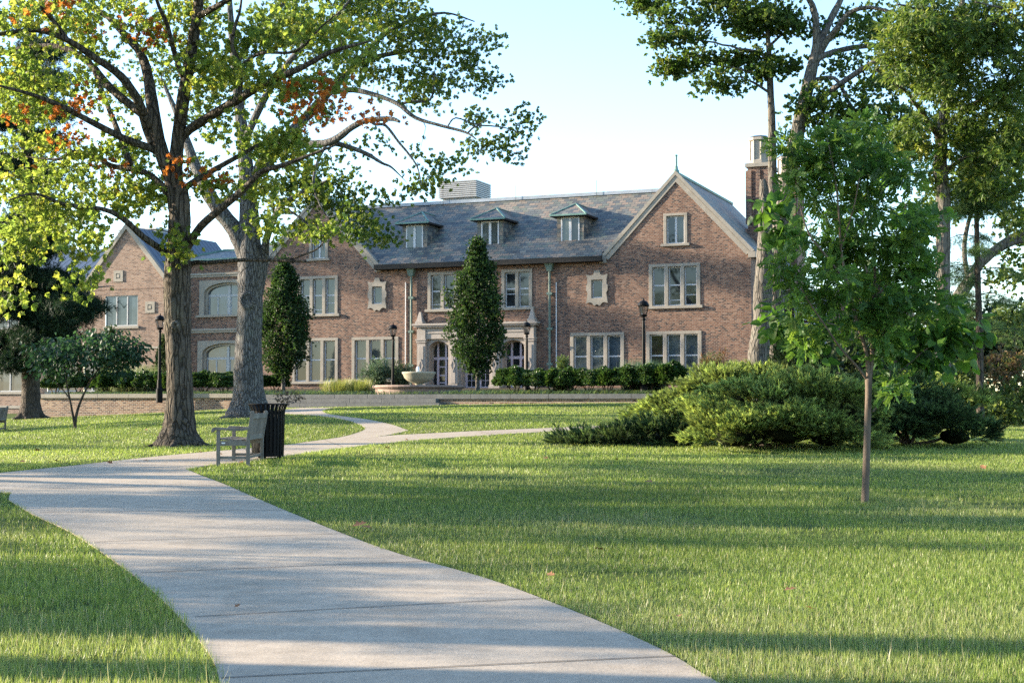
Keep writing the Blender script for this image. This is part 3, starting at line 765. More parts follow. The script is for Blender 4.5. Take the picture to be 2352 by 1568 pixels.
def watermat():
    m, nt = newmat('white_water'); surf(nt, (.8, .83, .85), .3, .5, noise(nt, coords(nt), 30, 3), .5, .02); return m
MB().lathe([(.05, .91), (.09, .99), (.075, 1.12), (.085, 1.2), (.05, 1.27), (.015, 1.3)], 10, (-.05, 0)).build('water_jet', watermat(), fo, smooth=True)

# ------------------------------------------------------------------ lamps
def lampmat():
    m, nt = newmat('lamp_pane'); b = surf(nt, (.5, .5, .5), .1, .5); b.inputs['Transmission Weight'].default_value = .95; b.inputs['IOR'].default_value = 1.05; return m
M_lampglass = lampmat()
def make_lamp():
    o = empty('street_lamp', 'x', 'street lamp')
    MB().lathe([(.15, -.3), (.15, .3), (.11, .36), (.1, .7), (.075, .75), (.062, 2.55), (.05, 2.85), (.075, 2.87), (.075, 2.93), (.05, 2.95), (.05, 3.0)], 14).build('post', M_iron, o, smooth=False)
    MB().lathe([(.05, 2.97), (.13, 3.0), (.15, 3.06), (.10, 3.08)], 14).build('lantern_base', M_iron, o)
    f = MB()
    for k in range(6):
        a = k * math.pi / 3 + .3; ca, sa = math.cos(a), math.sin(a)
        f.tube([(.12 * ca, .12 * sa, 3.06), (.17 * ca, .17 * sa, 3.2), (.215 * ca, .215 * sa, 3.42)], .011, 5)
    f.build('lantern_frame', M_iron, o)
    MB().lathe([(.11, 3.07), (.2, 3.41)], 6, (0, 0), .3).build('lantern_glass', M_lampglass, o)
    MB().lathe([(.215, 3.40), (.23, 3.43), (.20, 3.50), (.15, 3.57), (.07, 3.61), (.03, 3.63), (.03, 3.67), (.012, 3.72)], 16).build('lantern_cap', M_iron, o, smooth=False)
    return o
lamp0 = make_lamp()
def put_lamp(x, ytop, Y, o, label):
    p = at(x, ytop, Y); oc = (p - Vector((HX, HY, 0))).dot(tn); zb = hz(oc); k = (p.z - zb) / 3.72; o.location = (p.x, p.y, zb); o.scale = (k, k, k); o['label'] = label; o['group'] = 'black lantern lamps on the terrace'
for i, (x, yt, Y, lb) in enumerate([(1478, 684, 61.6, 'black lantern lamp standing between the two right hand ground floor windows'),
                        (903, 741, 68, 'black lantern lamp just behind the bowl fountain'),
                        (1210, 735, 65.5, 'black lantern lamp in front of the right bay of the portal'),
                        (368, 719, 69, 'black lantern lamp beside the big shaggy oak trunk, before the annex')]):
    put_lamp(x, yt, Y, lamp0 if i == 0 else copy_tree(lamp0), lb)

# ------------------------------------------------------------------ bench
M_teak = mottled('weathered_teak', (.125, .108, .088), (.23, .205, .175), 7, .8, .4, .2, stretch=(1, .3, .3))
M_tag = mottled('white_tag', (.7, .7, .7), (.75, .75, .75), 3, .5, 0)
def make_bench():
    o = empty('park_bench', 'x', 'bench'); W = 1.5; D = .54
    # front is -x, length along y
    for y in (0, W):
        MB().box(-.0, .06, y - .03, y + .03, -.06, .60).build('leg', M_teak, o, bevel=.006)
        s = MB().bar((D, y, -.06), (D, y, .42), .06, .06, (0, 1, 0)).bar((D - .005, y, .40), (D + .075, y, .90), .06, .065, (0, 1, 0))
        s.tube([(D + .068, y - .03, .895), (D + .068, y + .03, .895)], .034, 10)
        s.build('leg', M_teak, o, bevel=.004)
        P = smooth_line([(-.09, .585), (-.075, .625), (-.03, .645), (.12, .638), (.3, .628), (.45, .632), (D + .03, .655)], 4)
        Q = smooth_line([(D + .03, .605), (.45, .588), (.3, .585), (.1, .598), (-.02, .592), (-.05, .562), (-.085, .565)], 4)
        MB().prism([tuple(p) for p in P + Q], y - .045, y + .045).build('armrest', M_teak, o, bevel=.006)
        MB().box(.06, D - .03, y - .02, y + .02, .33, .415).box(.06, D - .03, y - .018, y + .018, .10, .15).build('stretcher', M_teak, o, bevel=.004)
    MB().box(.50, .54, .03, W - .03, .105, .15).build('stretcher', M_teak, o)
    s = MB()
    for i, (x, z) in enumerate([(.0, .435), (.075, .428), (.15, .420), (.225, .414), (.30, .412), (.375, .416), (.45, .424)]): s.box(x, x + .062, -.0 if 0 < i < 6 else .03, W if 0 < i < 6 else W - .03, z, z + .022)
    s.build('seat', M_teak, o, bevel=.003)
    bx = lambda z: D - .005 + .08 * (z - .4) / .5
    s = MB().bar((bx(.84), .03, .835), (bx(.84), W - .03, .835), .035, .09, (0, 0, 1)).bar((bx(.47), .03, .465), (bx(.47), W - .03, .465), .035, .08, (0, 0, 1))
    n = 20
    for i in range(n):
        y = .09 + (W - .18) * i / (n - 1); s.bar((bx(.5), y, .5), (bx(.8), y, .8), .034, .014, (1, 0, 0))
    s.build('backrest', M_teak, o, bevel=.003)
    MB().box(.09, .15, -.024, -.0205, .365, .385).build('tag', M_tag, o)
    return o
bench = make_bench()
g = ground(497, 1070)
bench.location = (g.x, g.y, g.z + .02); bench.rotation_euler.z = R(1.0)
bench['label'] = 'weathered grey wooden bench seen end on beside the black litter bin'; bench['group'] = 'wooden benches along the path'
b2 = copy_tree(bench); p = at(-50, 996, 49.5); b2.location = (p.x, p.y, tz(p.x, p.y)); b2.rotation_euler.z = R(6)
b2['label'] = 'wooden bench cut off by the left edge of the photo, below the pine'

# ------------------------------------------------------------------ litter bin
g = at(615, 1056, 26.6); gz = tz(g.x, g.y)
bn = empty('litter_bin', 'round black slatted litter bin with flared top behind the bench', 'litter bin', (g.x, g.y, gz + .0))
n = 26; s = MB()
for k in range(n):
    a = 2 * math.pi * k / n; ca, sa = math.cos(a), math.sin(a); rad = Vector((ca, sa, 0))
    prof = [(.29, .05), (.30, .40), (.305, .82), (.312, .90), (.335, .97), (.365, 1.015)]
    for (r0, z0), (r1, z1) in zip(prof[:-1], prof[1:]): s.bar((r0 * ca, r0 * sa, z0), (r1 * ca, r1 * sa, z1), .04, .009, (ca, sa, 0))
s.build('slat_cage', M_iron, bn)
s = MB()
for rr, z, h in ((.292, .06, .06), (.298, .84, .05)):
    s.lathe([(rr - .02, z), (rr - .006, z), (rr - .006, z + h), (rr - .02, z + h)], 40, cap=False)
s.lathe([(.355, 1.008), (.375, 1.01), (.38, 1.022), (.372, 1.032), (.35, 1.03)], 40, cap=False); s.build('rim', M_iron, bn)
MB().lathe([(.24, .05), (.255, .78), (.235, .78), (.225, .07)], 32, cap=False).build('liner', M_iron, bn)
for k in range(3):
    a = k * 2.1 + .4; MB().lathe([(.03, -.08), (.03, .07)], 8, (.22 * math.cos(a), .22 * math.sin(a))).build('foot', M_iron, bn)
a = -1.52
MB().box(-.035, .035, -.3, -.296, .855, .88, Matrix.Rotation(R(4), 4, 'Z')).build('sticker', M_tag, bn)
# ------------------------------------------------------------------ foliage tools
def _half(pts, fold):
    """two facing half blades that share a midrib; pts = outline of the right half from base to tip"""
    V = [(0, 0, 0), (0, 1, 0)]; Rr = [(x, y, fold * x) for x, y in pts]; Ll = [(-x, y, fold * x) for x, y in pts]
    n = len(pts); V = V + Rr + Ll
    return V, [(0,) + tuple(range(2, 2 + n)) + (1,), (1,) + tuple(range(1 + 2 * n, 1 + n, -1)) + (0,)]
OAK = _half([(.06, .12), (.27, .30), (.12, .42), (.38, .62), (.14, .76)], .35)
OVAL = _half([(.22, .22), (.29, .5), (.17, .8)], .3)
HEART = _half([(.30, .05), (.42, .3), (.30, .68)], .3)
LANCE = _half([(.13, .3), (.12, .65)], .3)
def rosette(T0, k, spread, seed=0):
    r = random.Random(seed); V, Fc = [], []
    for i in range(k):
        a = 2 * math.pi * (i + r.random() * .6) / k; tilt = r.uniform(.1, spread)
        M = Matrix.Rotation(a, 3, 'Y') @ Matrix.Rotation(tilt, 3, 'X') @ Matrix.Rotation(r.uniform(-.5, .5), 3, 'Y')
        n = len(V); sc = r.uniform(.75, 1.1)
        V += [tuple(M @ (Vector(p) * sc)) for p in T0[0]]; Fc += [tuple(x + n for x in f) for f in T0[1]]
    return V, Fc
def needles(k, w, spread, axial=0.0, seed=0, lo=.6):
    """tuft of fine needles that fan from the base, or along an axis when axial > 0"""
    r = random.Random(seed); V, Fc = [], []
    for i in range(k):
        a = r.uniform(0, 6.283); tl = r.uniform(.1, spread); b = axial * r.random() ** .8
        d = Vector((math.sin(tl) * math.cos(a), math.cos(tl), math.sin(tl) * math.sin(a))); sd = d.orthogonal().normalized()
        sd = Matrix.Rotation(r.uniform(0, 6.28), 3, d) @ sd
        l = r.uniform(lo, 1) * (1 - axial * .6); o = Vector((0, b, 0)); n = len(V)
        V += [tuple(o - sd * w / 2), tuple(o + sd * w / 2), tuple(o + d * l * .6 + sd * w * .35), tuple(o + d * l), tuple(o + d * l * .6 - sd * w * .35)]; Fc.append((n, n + 1, n + 2, n + 3, n + 4))
    return V, Fc
def unit(a): return a / np.maximum(np.linalg.norm(a, axis=-1, keepdims=True), 1e-9)
def scatter(name, mat, tmpl, P, D, Nn, size, col, parent=None, cvar=.25, grad=0.0):
    """one mesh of many leaves: P places, D tip directions, Nn face normals, col one colour per place"""
    P = np.asarray(P, float); n = len(P); V = np.array(tmpl[0], float); k = len(V)
    D = unit(np.asarray(D, float)); S = unit(np.cross(D, Nn)); Nn = np.cross(S, D)
    size = np.broadcast_to(np.asarray(size, float), (n,))[:, None, None]
    W = P[:, None] + size * (V[None, :, 0:1] * S[:, None] + V[None, :, 1:2] * D[:, None] + V[None, :, 2:3] * Nn[:, None])
    me = bpy.data.meshes.new(name)
    lens = np.array([len(f) for f in tmpl[1]]); fl = np.concatenate([np.array(f) for f in tmpl[1]])
    me.vertices.add(n * k); me.vertices.foreach_set('co', W.reshape(-1).astype(np.float32))
    li = (fl[None] + (np.arange(n) * k)[:, None]).reshape(-1)
    me.loops.add(len(li)); me.loops.foreach_set('vertex_index', li.astype(np.int32))
    L_ = np.tile(lens, n); st_ = np.concatenate([[0], np.cumsum(L_)[:-1]])
    me.polygons.add(len(L_)); me.polygons.foreach_set('loop_start', st_.astype(np.int32)); me.polygons.foreach_set('loop_total', L_.astype(np.int32))
    me.update(calc_edges=True)
    at_ = me.color_attributes.new('col', 'FLOAT_COLOR', 'POINT')
    c = np.asarray(col, float) * rng.uniform(1 - cvar, 1 + cvar, (n, 1))
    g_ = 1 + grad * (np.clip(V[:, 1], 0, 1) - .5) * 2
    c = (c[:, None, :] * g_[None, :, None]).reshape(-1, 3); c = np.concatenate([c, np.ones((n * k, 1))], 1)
    at_.data.foreach_set('color', np.clip(c, 0, 1).reshape(-1).astype(np.float32))
    return link(name, me, parent, mat)
def pick(pal, n, w=None):
    pal = np.array(pal, float); i = rng.choice(len(pal), n, p=w); j = rng.choice(len(pal), n, p=w); t = rng.random((n, 1)) * .5
    return pal[i] * (1 - t) + pal[j] * t

class Plant:
    """a woody plant drawn as limbs along sight lines at its own distance, filled in with twigs and leaf clumps"""
    def __init__(s, name, label, cat, base, group=None):
        s.base = Vector(base); s.o = empty(name, label, cat, s.base, 0, group); s.w = MB(); s.np_ = np.zeros((60000, 3)); s.nr = np.zeros(60000); s.n = 0
        s.tips = []
    def limb(s, P, r, n=9, k=4, jit=.05, wob=0.0):
        """P: list of (x, y, depth offset) sight points, or world Vectors"""
        Q = [(p if isinstance(p, Vector) else at(p[0], p[1], s.base.y + (p[2] if len(p) > 2 else 0))) - s.base for p in P]
        rr = r if hasattr(r, '__len__') else [r] * len(Q)
        if len(rr) == 2 and len(Q) > 2: rr = list(np.linspace(rr[0], rr[1], len(Q)))
        A = smooth_line([(q.x, q.y, q.z, w) for q, w in zip(Q, rr)], k)
        pts = []
        for i, a in enumerate(A):
            v = Vector(a[:3])
            if wob and 0 < i < len(A) - 1: v += Vector((random.gauss(0, wob), random.gauss(0, wob), random.gauss(0, wob)))
            pts.append(v)
        s.w.tube(pts, [max(a[3], .004) * (1 + random.uniform(-jit, jit)) for a in A], n, True, jit)
        for a in A:
            s.np_[s.n] = a[:3]; s.nr[s.n] = a[3]; s.n += 1
    def blobs(s, B, sx=1.0, clus=1, push=0.0):
        """clump centres inside ellipsoids (x, y, rx, ry, depth offset, depth radius, count), gathered into sprays of about clus clumps"""
        out = []
        for (x, y, rx, ry, dd, rd, n) in B:
            n = int(n * sx); R3 = np.array([rx, ry, rd]); dd = dd + (push if dd > -2.9 and y < 480 else 0)
            ctr = [unit(rng.normal(size=3)) * rng.random() ** (1 / 2.3) * R3 for k in range(max(1, round(n / clus)))]
            for i in range(n):
                v = ctr[i % len(ctr)] + (rng.normal(size=3) * R3 * .15 if clus > 1 else 0)
                p = at(x + v[0], y + v[1], s.base.y + dd + v[2]) - s.base
                out.append((p.x, p.y, p.z))
        return np.array(out)
    def grow(s, cl, r0=.03, rmin=.006, n=4, sag=.12):
        """join every clump to the nearest wood"""
        cl = np.array(cl); ns = s.n
        d = np.array([np.min(((s.np_[:ns] - c) ** 2).sum(1)) for c in cl])
        for i in np.argsort(d):
            c = cl[i]; q = ((s.np_[:s.n] - c) ** 2).sum(1) + np.where(s.np_[:s.n, 2] > c[2] + .3, .6, 0)
            j = int(np.argmin(q)); a = s.np_[j]; l = np.linalg.norm(c - a)
            if l < .12: continue
            r = min(s.nr[j] * .7, rmin + r0 * min(l / 3, 1)); m1 = a + (c - a) * .35 + rng.normal(size=3) * l * .09; m2 = a + (c - a) * .7 + rng.normal(size=3) * l * .09
            m1[2] += l * sag * .6; m2[2] += l * sag
            pts = smooth_line([a, m1, m2, c], 2); rr = np.linspace(r, rmin * .6, len(pts))
            s.w.tube([Vector(p) for p in pts], list(rr), n if r < .03 else n + 2, False)
            for p, w in zip(pts[1:], rr[1:]): s.np_[s.n] = p; s.nr[s.n] = w; s.n += 1
            s.tips.append((m2, c))
    def wood(s, mat, name='trunk'):
        o = s.w.build(name, mat, s.o, smooth=True, recalc=False); return o
    def leaves(s, cl, per, sig, tmpl, size, pal, mat, name='crown', w=None, droop=.2, flat=.6, ccol=None, up=.8, cvar=.25):
        cl = np.array(cl); n = len(cl); per_ = np.maximum(1, rng.poisson(per, n)); idx = np.repeat(np.arange(n), per_)
        off = rng.normal(size=(len(idx), 3)) * np.array([sig, sig, sig * flat]); P = cl[idx] + off
        D = unit(off) + rng.normal(size=P.shape) * .6; D[:, 2] -= droop
        Nn = rng.normal(size=P.shape) * .7; Nn[:, 2] += up
        cc = pick(pal, n, w) if ccol is None else ccol
        col = cc[idx] * .75 + pick(pal, len(idx), w) * .25
        return scatter(name, mat, tmpl, P, D, Nn, size * rng.uniform(.7, 1.2, len(idx)), col, s.o, cvar)
def roots(pl, c, r, L_, k, z0, seed=1, drop=.12):
    rr = random.Random(seed); 
    for i in range(k):
        a = 2 * math.pi * (i + rr.uniform(-.3, .3)) / k; ll = L_ * rr.uniform(.6, 1.3); d = Vector((math.cos(a), math.sin(a), 0))
        P = []
        for t, h in ((.0, r * .75), (.3, r * .28), (.55, r * .08), (.8, -.01), (1.0, -.08)):
            q = c + d * (r * .35 + ll * t); P.append(Vector((q.x, q.y, (tz(q.x, q.y) if t > .3 else c.z) + h)))
        pl.limb([p for p in P], [r * .5, r * .42, r * .27, r * .16, r * .08], 8, 3, .12)

M_leafA = leafmat('oak_leaf_bright', .62); M_leafB = leafmat('oak_leaf_dark', .45); M_leafS = leafmat('shrub_leaf', .3, .42); M_leafN = leafmat('needle_leaf', .22, .55, .25); M_leafJ = leafmat('juniper_leaf', .4, .55, .25); M_leafG = leafmat('sapling_leaf', .52, .5)
M_grass = leafmat('grass_blade', .42, .42, .4)
M_barkA = barkmat('shaggy_bark', (.055, .045, .035), (.20, .165, .13), 9, .12, 1.0, .12)
M_barkB = barkmat('ridged_bark', (.085, .08, .076), (.25, .235, .22), 13, .18, 1.0, .06)
M_barkC = barkmat('smooth_grey_bark', (.085, .075, .064), (.20, .178, .15), 8, .2, .7, .05)
M_barkD = barkmat('dark_bark', (.045, .036, .028), (.12, .095, .075), 12, .2, .8, .03)
M_barkY = mottled('young_bark', (.09, .065, .048), (.16, .12, .09), 14, .8, .3, .2, stretch=(1, 1, .25))
RED = (.40, .075, .02)
PAL_A = [(.14, .20, .042), (.19, .245, .05), (.27, .29, .055), (.085, .14, .032), (.36, .31, .05)]; WA = [.3, .3, .2, .14, .06]
PAL_B = [(.055, .095, .02), (.085, .135, .025), (.135, .185, .03), (.21, .23, .032)]; WB = [.34, .34, .22, .1]
OAK_R = rosette(OAK, 5, 1.25, 3)
OVAL_R = rosette(OVAL, 5, 1.2, 5)

# ------------------------------------------------------------------ the two large oaks on the left
g = at(411, 1016, 33.0)
A = Plant('oak_tree', 'shaggy barked oak with yellow green and scattered red leaves, standing behind the bench', 'tree', (g.x, 33.0, tz(g.x, 33.0)))
Z0 = A.base.z
A.limb([Vector((g.x, 33, Z0 - .4)), Vector((g.x, 33, Z0 + .04)), (411, 1000), (412, 980), (413, 940), (413, 880), (409, 800), (408, 720), (407, 660), (409, 600), (411, 540), (413, 480), (411, 430)], [.66, .60, .47, .385, .325, .295, .29, .315, .315, .29, .265, .24, .215], 22, 6, .04)
A.limb([(411, 560), (405, 470), (392, 405), (368, 340), (352, 256), (340, 176, .4), (322, 121, .8), (286, 80, 1.2), (249, 40, 1.6), (205, 15, 2), (150, -30, 2.4), (90, -120, 3)], [.2, .19, .18, .165, .15, .125, .11, .09, .075, .06, .05, .03], 12)
A.limb([(412, 480), (403, 395), (410, 311), (421, 227, -.3), (436, 139, -.6), (450, 55, -.9), (458, -10, -1.2), (466, -90, -1.4), (460, -200, -1.2), (470, -300, -1)], [.18, .165, .155, .145, .13, .12, .105, .09, .06, .03], 12)
A.limb([(409, 330), (428, 304), (476, 271, -.5), (538, 234, -1), (586, 205, -1.4), (630, 183, -1.7), (696, 154, -2), (760, 120, -2.3), (850, 95, -2.6)], [.12, .11, .105, .1, .09, .08, .065, .05, .02], 10)
A.limb([(352, 330), (340, 300), (318, 234, -.5), (278, 176, -.9), (220, 135, -1.3), (154, 92, -1.7), (84, 70, -2), (0, 79, -2.2), (-90, 100, -2.4)], [.12, .115, .105, .095, .08, .07, .055, .045, .03], 10)
A.limb([(358, 320), (345, 280), (256, 205, .8), (205, 146, 1.3), (146, 110, 1.7), (70, 108, 2.1), (0, 126, 2.4), (-80, 160, 2.6)], [.11, .105, .1, .085, .07, .06, .045, .03], 10)
A.limb([(375, 370), (355, 345), (293, 322, -.4), (234, 293, -.8), (157, 253, -1.2), (110, 231, -1.5), (55, 212, -1.8), (-30, 190, -2.2)], [.1, .095, .085, .075, .065, .055, .04, .02], 9)
A.limb([(392, 450), (370, 425), (330, 395, .3), (256, 381, .7), (220, 359, .9), (165, 348, 1.2), (135, 366, 1.4), (60, 360, 1.7)], [.09, .085, .07, .06, .05, .045, .035, .015], 8)
A.limb([(405, 600), (380, 580), (330, 545, -.4), (282, 502, -.8), (234, 480, -1.1), (150, 470, -1.5), (80, 445, -1.8), (20, 460, -2)], [.09, .085, .075, .065, .055, .045, .03, .015], 8)
A.limb([(412, 605), (430, 570), (461, 520, -.5), (520, 469, -1), (560, 435, -1.3), (600, 395, -1.6), (645, 381, -1.9), (696, 362, -2.2), (780, 330, -2.5)], [.1, .095, .09, .085, .075, .065, .055, .04, .02], 10)
A.limb([(410, 450), (430, 428), (476, 399, .4), (542, 362, .8), (600, 330, 1.2), (650, 300, 1.5)], [.085, .08, .07, .06, .045, .02], 8)
A.limb([(418, 640), (440, 606), (480, 603, -.3), (560, 597, -.8), (640, 598, -1.2), (690, 600, -1.5), (708, 602, -1.6)], [.085, .065, .05, .045, .04, .032, .025], 8)
A.limb([(660, 598, -1.3), (690, 588, -1.5), (728, 572, -1.7), (745, 550, -1.9), (736, 525, -2)], [.025, .022, .018, .012, .006], 6)
A.limb([(154, 92, -1.7), (139, 70, -1.8), (106, 29, -2.1), (73, 0, -2.4), (40, -60, -2.8)], [.06, .055, .05, .04, .02], 8)
A.limb([(549, 228, -1.1), (553, 190, -1.2), (551, 150, -1.3), (533, 105, -1.4), (540, 60, -1.5), (552, 20, -1.6), (560, -60, -1.8)], [.06, .055, .05, .045, .04, .03, .015], 8)
A.limb([(556, 150, -1.3), (600, 122, -1.6), (680, 118, -2), (740, 60, -2.4), (790, 20, -2.8)], [.045, .04, .03, .02, .01], 7)
A.limb([(425, 190, -.4), (400, 120, -1), (385, 60, -1.4), (360, 0, -1.8), (350, -80, -2.2)], [.07, .06, .05, .04, .02], 8)
A.limb([(300, 380, .5), (270, 300, 2.0), (230, 200, 3.2), (190, 100, 4), (150, 20, 4.6)], [.08, .075, .06, .05, .02], 8)
A.limb([(452, 40, -.9), (480, 25, -1.4), (540, -10, -2), (620, -60, -2.6), (680, -140, -3)], [.08, .07, .055, .04, .02], 8)
roots(A, Vector((g.x, 33.0, Z0)), .27, 1.0, 9, Z0, 4)
BA = [(70, 50, 150, 110, -1.5, 3, 70), (240, 30, 150, 90, 0, 3.5, 60), (430, 60, 130, 110, -1, 3.5, 62), (560, 90, 110, 100, -1.5, 2.5, 48), (60, 210, 130, 90, -1, 3, 62), (230, 190, 120, 100, .5, 3, 48), (500, 210, 100, 80, -1, 2.5, 40),
      (100, 370, 130, 80, 0, 2.6, 66), (250, 410, 110, 70, 0, 2.4, 48), (60, 470, 110, 60, -.8, 2, 42), (165, 500, 80, 55, -1, 1.8, 34), (340, 460, 70, 60, .2, 1.4, 22), (395, 560, 20, 60, -.5, .4, 13), (420, 420, 90, 50, -.6, 1.2, 18),
      (560, 330, 90, 60, 0, 2, 32), (650, 330, 70, 60, -1.4, 1.6, 26), (640, 200, 90, 60, -1.8, 1.6, 30), (560, 440, 80, 45, -1, 1.2, 18), (30, 580, 70, 60, -3.4, 1.0, 26), (25, 680, 30, 45, -3.4, .7, 10), (175, 585, 45, 60, -3, .8, 14), (190, 660, 28, 40, -3, .5, 8),
      (740, 90, 110, 70, -2.4, 1.6, 34), (640, 60, 90, 80, -2, 2, 32), (740, 190, 60, 45, -2, 1, 12), (310, 330, 60, 60, 1.0, 1.5, 14), (600, 520, 45, 28, -1.2, .6, 7), (735, 520, 40, 30, -1.9, .5, 5), (690, 370, 40, 30, -2.2, .6, 7),
      (80, -120, 200, 120, 0, 4, 50), (320, -150, 180, 120, 0, 4, 50), (560, -130, 160, 110, -1, 4, 40), (-130, 150, 100, 200, -1, 4, 55), (-110, 420, 100, 120, 0, 3, 28), (430, -290, 150, 90, 0, 3, 24)]
clA = A.blobs(BA, 1.15, 4, 1.1); A.grow(clA, .035)
ccA = pick(PAL_A, len(clA), WA)
wl_ = clA[:, 0] + A.base.x
ccA[rng.random(len(clA)) < .006] = RED
for (x, y, dd) in [(140, 260, -1.2), (210, 242, -.8), (180, 330, .5), (165, 300, .8), (345, 95, 0), (372, 85, 0), (340, 90, .2), (712, 240, -2), (735, 186, -2), (700, 268, -2), (690, 250, -2), (410, 390, -.6), (495, 395, -.2), (800, 260, -2.4), (750, 235, -2.2), (855, 280, -2.6), (110, 20, -2), (260, 390, .4), (200, 75, 1), (310, 60, .5), (150, 10, -2)]:
    for k in range(1):
        p = at(x + rng.normal() * 6, y + rng.normal() * 8, 33 + dd) - A.base; clA = np.vstack([clA, p, p + Vector((.12, -.1, .1))]); ccA = np.vstack([ccA, RED, RED])
A.wood(M_barkA)
A.leaves(clA, 6.5, .23, OAK_R, .14, PAL_A, M_leafA, droop=.35, ccol=ccA, w=WA)
# a lone cut stub on the trunk
p = at(402, 746, 32.72) - A.base
MB().lathe([(.11, 0), (.1, .05), (.06, .07), (.03, .03), (0, .02)], 12).build('branch_stub', M_barkC, A.o, smooth=True).matrix_local = Matrix.Translation(p) @ Matrix.Rotation(R(100), 4, 'X')

g = ground(569, 951)
Bt = Plant('oak_tree', 'massive grey oak with a knot hole, in front of the left pavilion of the hall', 'tree', (at(572, 951, 50).x, 50.0, tz(at(572, 951, 50).x, 50.0)))
Z0 = Bt.base.z
Bt.limb([Vector((Bt.base.x, 50, Z0 - .5)), Vector((Bt.base.x, 50, Z0 + .06)), (572, 925), (571, 890), (570, 840), (571, 780), (574, 720), (575, 670), (577, 620), (574, 570), (573, 520), (571, 465), (566, 400), (560, 330), (550, 250), (540, 150), (530, 50), (525, -60)], [.95, .86, .64, .54, .49, .45, .44, .45, .47, .41, .36, .32, .28, .23, .19, .16, .12, .06], 24, 4, .03)
Bt.limb([(577, 640), (565, 590), (540, 530), (505, 485), (476, 440), (452, 390, .4), (430, 330, .8), (405, 260, 1.2), (370, 180, 1.6)], [.3, .32, .30, .28, .24, .2, .16, .11, .05], 14)
Bt.limb([(590, 680), (600, 630), (607, 590), (612, 550, -.3), (630, 500, -.6), (650, 470, -1), (700, 440, -1.4), (760, 410, -2)], [.2, .2, .16, .13, .12, .1, .08, .03], 10)
Bt.limb([(566, 450), (580, 420), (622, 340, -.5), (680, 331, -1), (730, 331, -1.4), (768, 322, -1.8), (808, 293, -2.2), (842, 277, -2.5), (896, 273, -2.8), (918, 280, -3)], [.2, .2, .18, .16, .14, .13, .11, .1, .08, .05], 10)
Bt.limb([(571, 440), (590, 400), (625, 355), (658, 315, .4), (700, 272, .8), (732, 238, 1), (772, 194, 1.4), (812, 154, 1.8), (870, 130, 2.2), (940, 118, 2.6), (1020, 115, 3)], [.24, .23, .22, .2, .18, .165, .14, .12, .1, .07, .03], 12)
Bt.limb([(732, 238, 1), (755, 215, .8), (772, 211, .6), (812, 207, .4), (867, 220, 0), (915, 240, -.3), (955, 271, -.6), (1014, 289, -.9), (1069, 304, -1.2), (1094, 320, -1.4)], [.12, .11, .105, .1, .085, .08, .07, .055, .045, .02], 9)
Bt.limb([(850, 277, -2.6), (862, 286, -2.6), (886, 289, -2.6), (915, 326, -2.6), (937, 352, -2.6), (959, 385, -2.7), (967, 425, -2.8)], [.06, .055, .05, .045, .04, .03, .01], 7)
Bt.limb([(740, 331, -1.4), (771, 330, -1.4), (808, 340, -1.4), (845, 355, -1.5), (878, 375, -1.6), (900, 385, -1.7), (933, 418, -1.8)], [.1, .095, .085, .07, .05, .035, .01], 8)
Bt.limb([(915, 240, -.3), (944, 234, -.4), (988, 229, -.5), (997, 183, -.7), (1000, 140, -.9)], [.055, .05, .045, .03, .01], 7)
Bt.limb([(1028, 291, -1), (1047, 271, -1), (1094, 286, -1), (1116, 277, -1.1), (1145, 290, -1.2)], [.035, .03, .022, .016, .006], 6)
Bt.limb([(1076, 304, -1.2), (1098, 289, -1.3), (1156, 293, -1.4), (1190, 305, -1.5), (1205, 320, -1.5)], [.035, .03, .022, .014, .006], 6)
Bt.limb([(560, 330), (600, 240, -1), (650, 160, -1.6), (710, 90, -2.2), (770, 40, -2.6), (820, -20, -3)], [.14, .13, .11, .08, .06, .03], 9)
Bt.limb([(812, 154, 1.8), (870, 90, 1.6), (940, 50, 1.4), (1020, 30, 1.2), (1090, 50, 1)], [.1, .085, .07, .045, .02], 8)
Bt.limb([(540, 150), (600, 60, 1), (660, 0, 2), (720, -80, 2.6)], [.12, .1, .07, .03], 8)
Bt.limb([(750, 331, -1.5), (730, 370, -1.8), (720, 420, -2), (735, 470, -2.2), (760, 510, -2.4)], [.06, .055, .045, .03, .012], 7)
Bt.limb([(645, 475, -1), (690, 500, -1.5), (735, 545, -1.8), (742, 575, -2)], [.05, .04, .025, .01], 6)
roots(Bt, Vector((Bt.base.x, 50.0, Z0)), .42, 1.1, 9, Z0, 8)
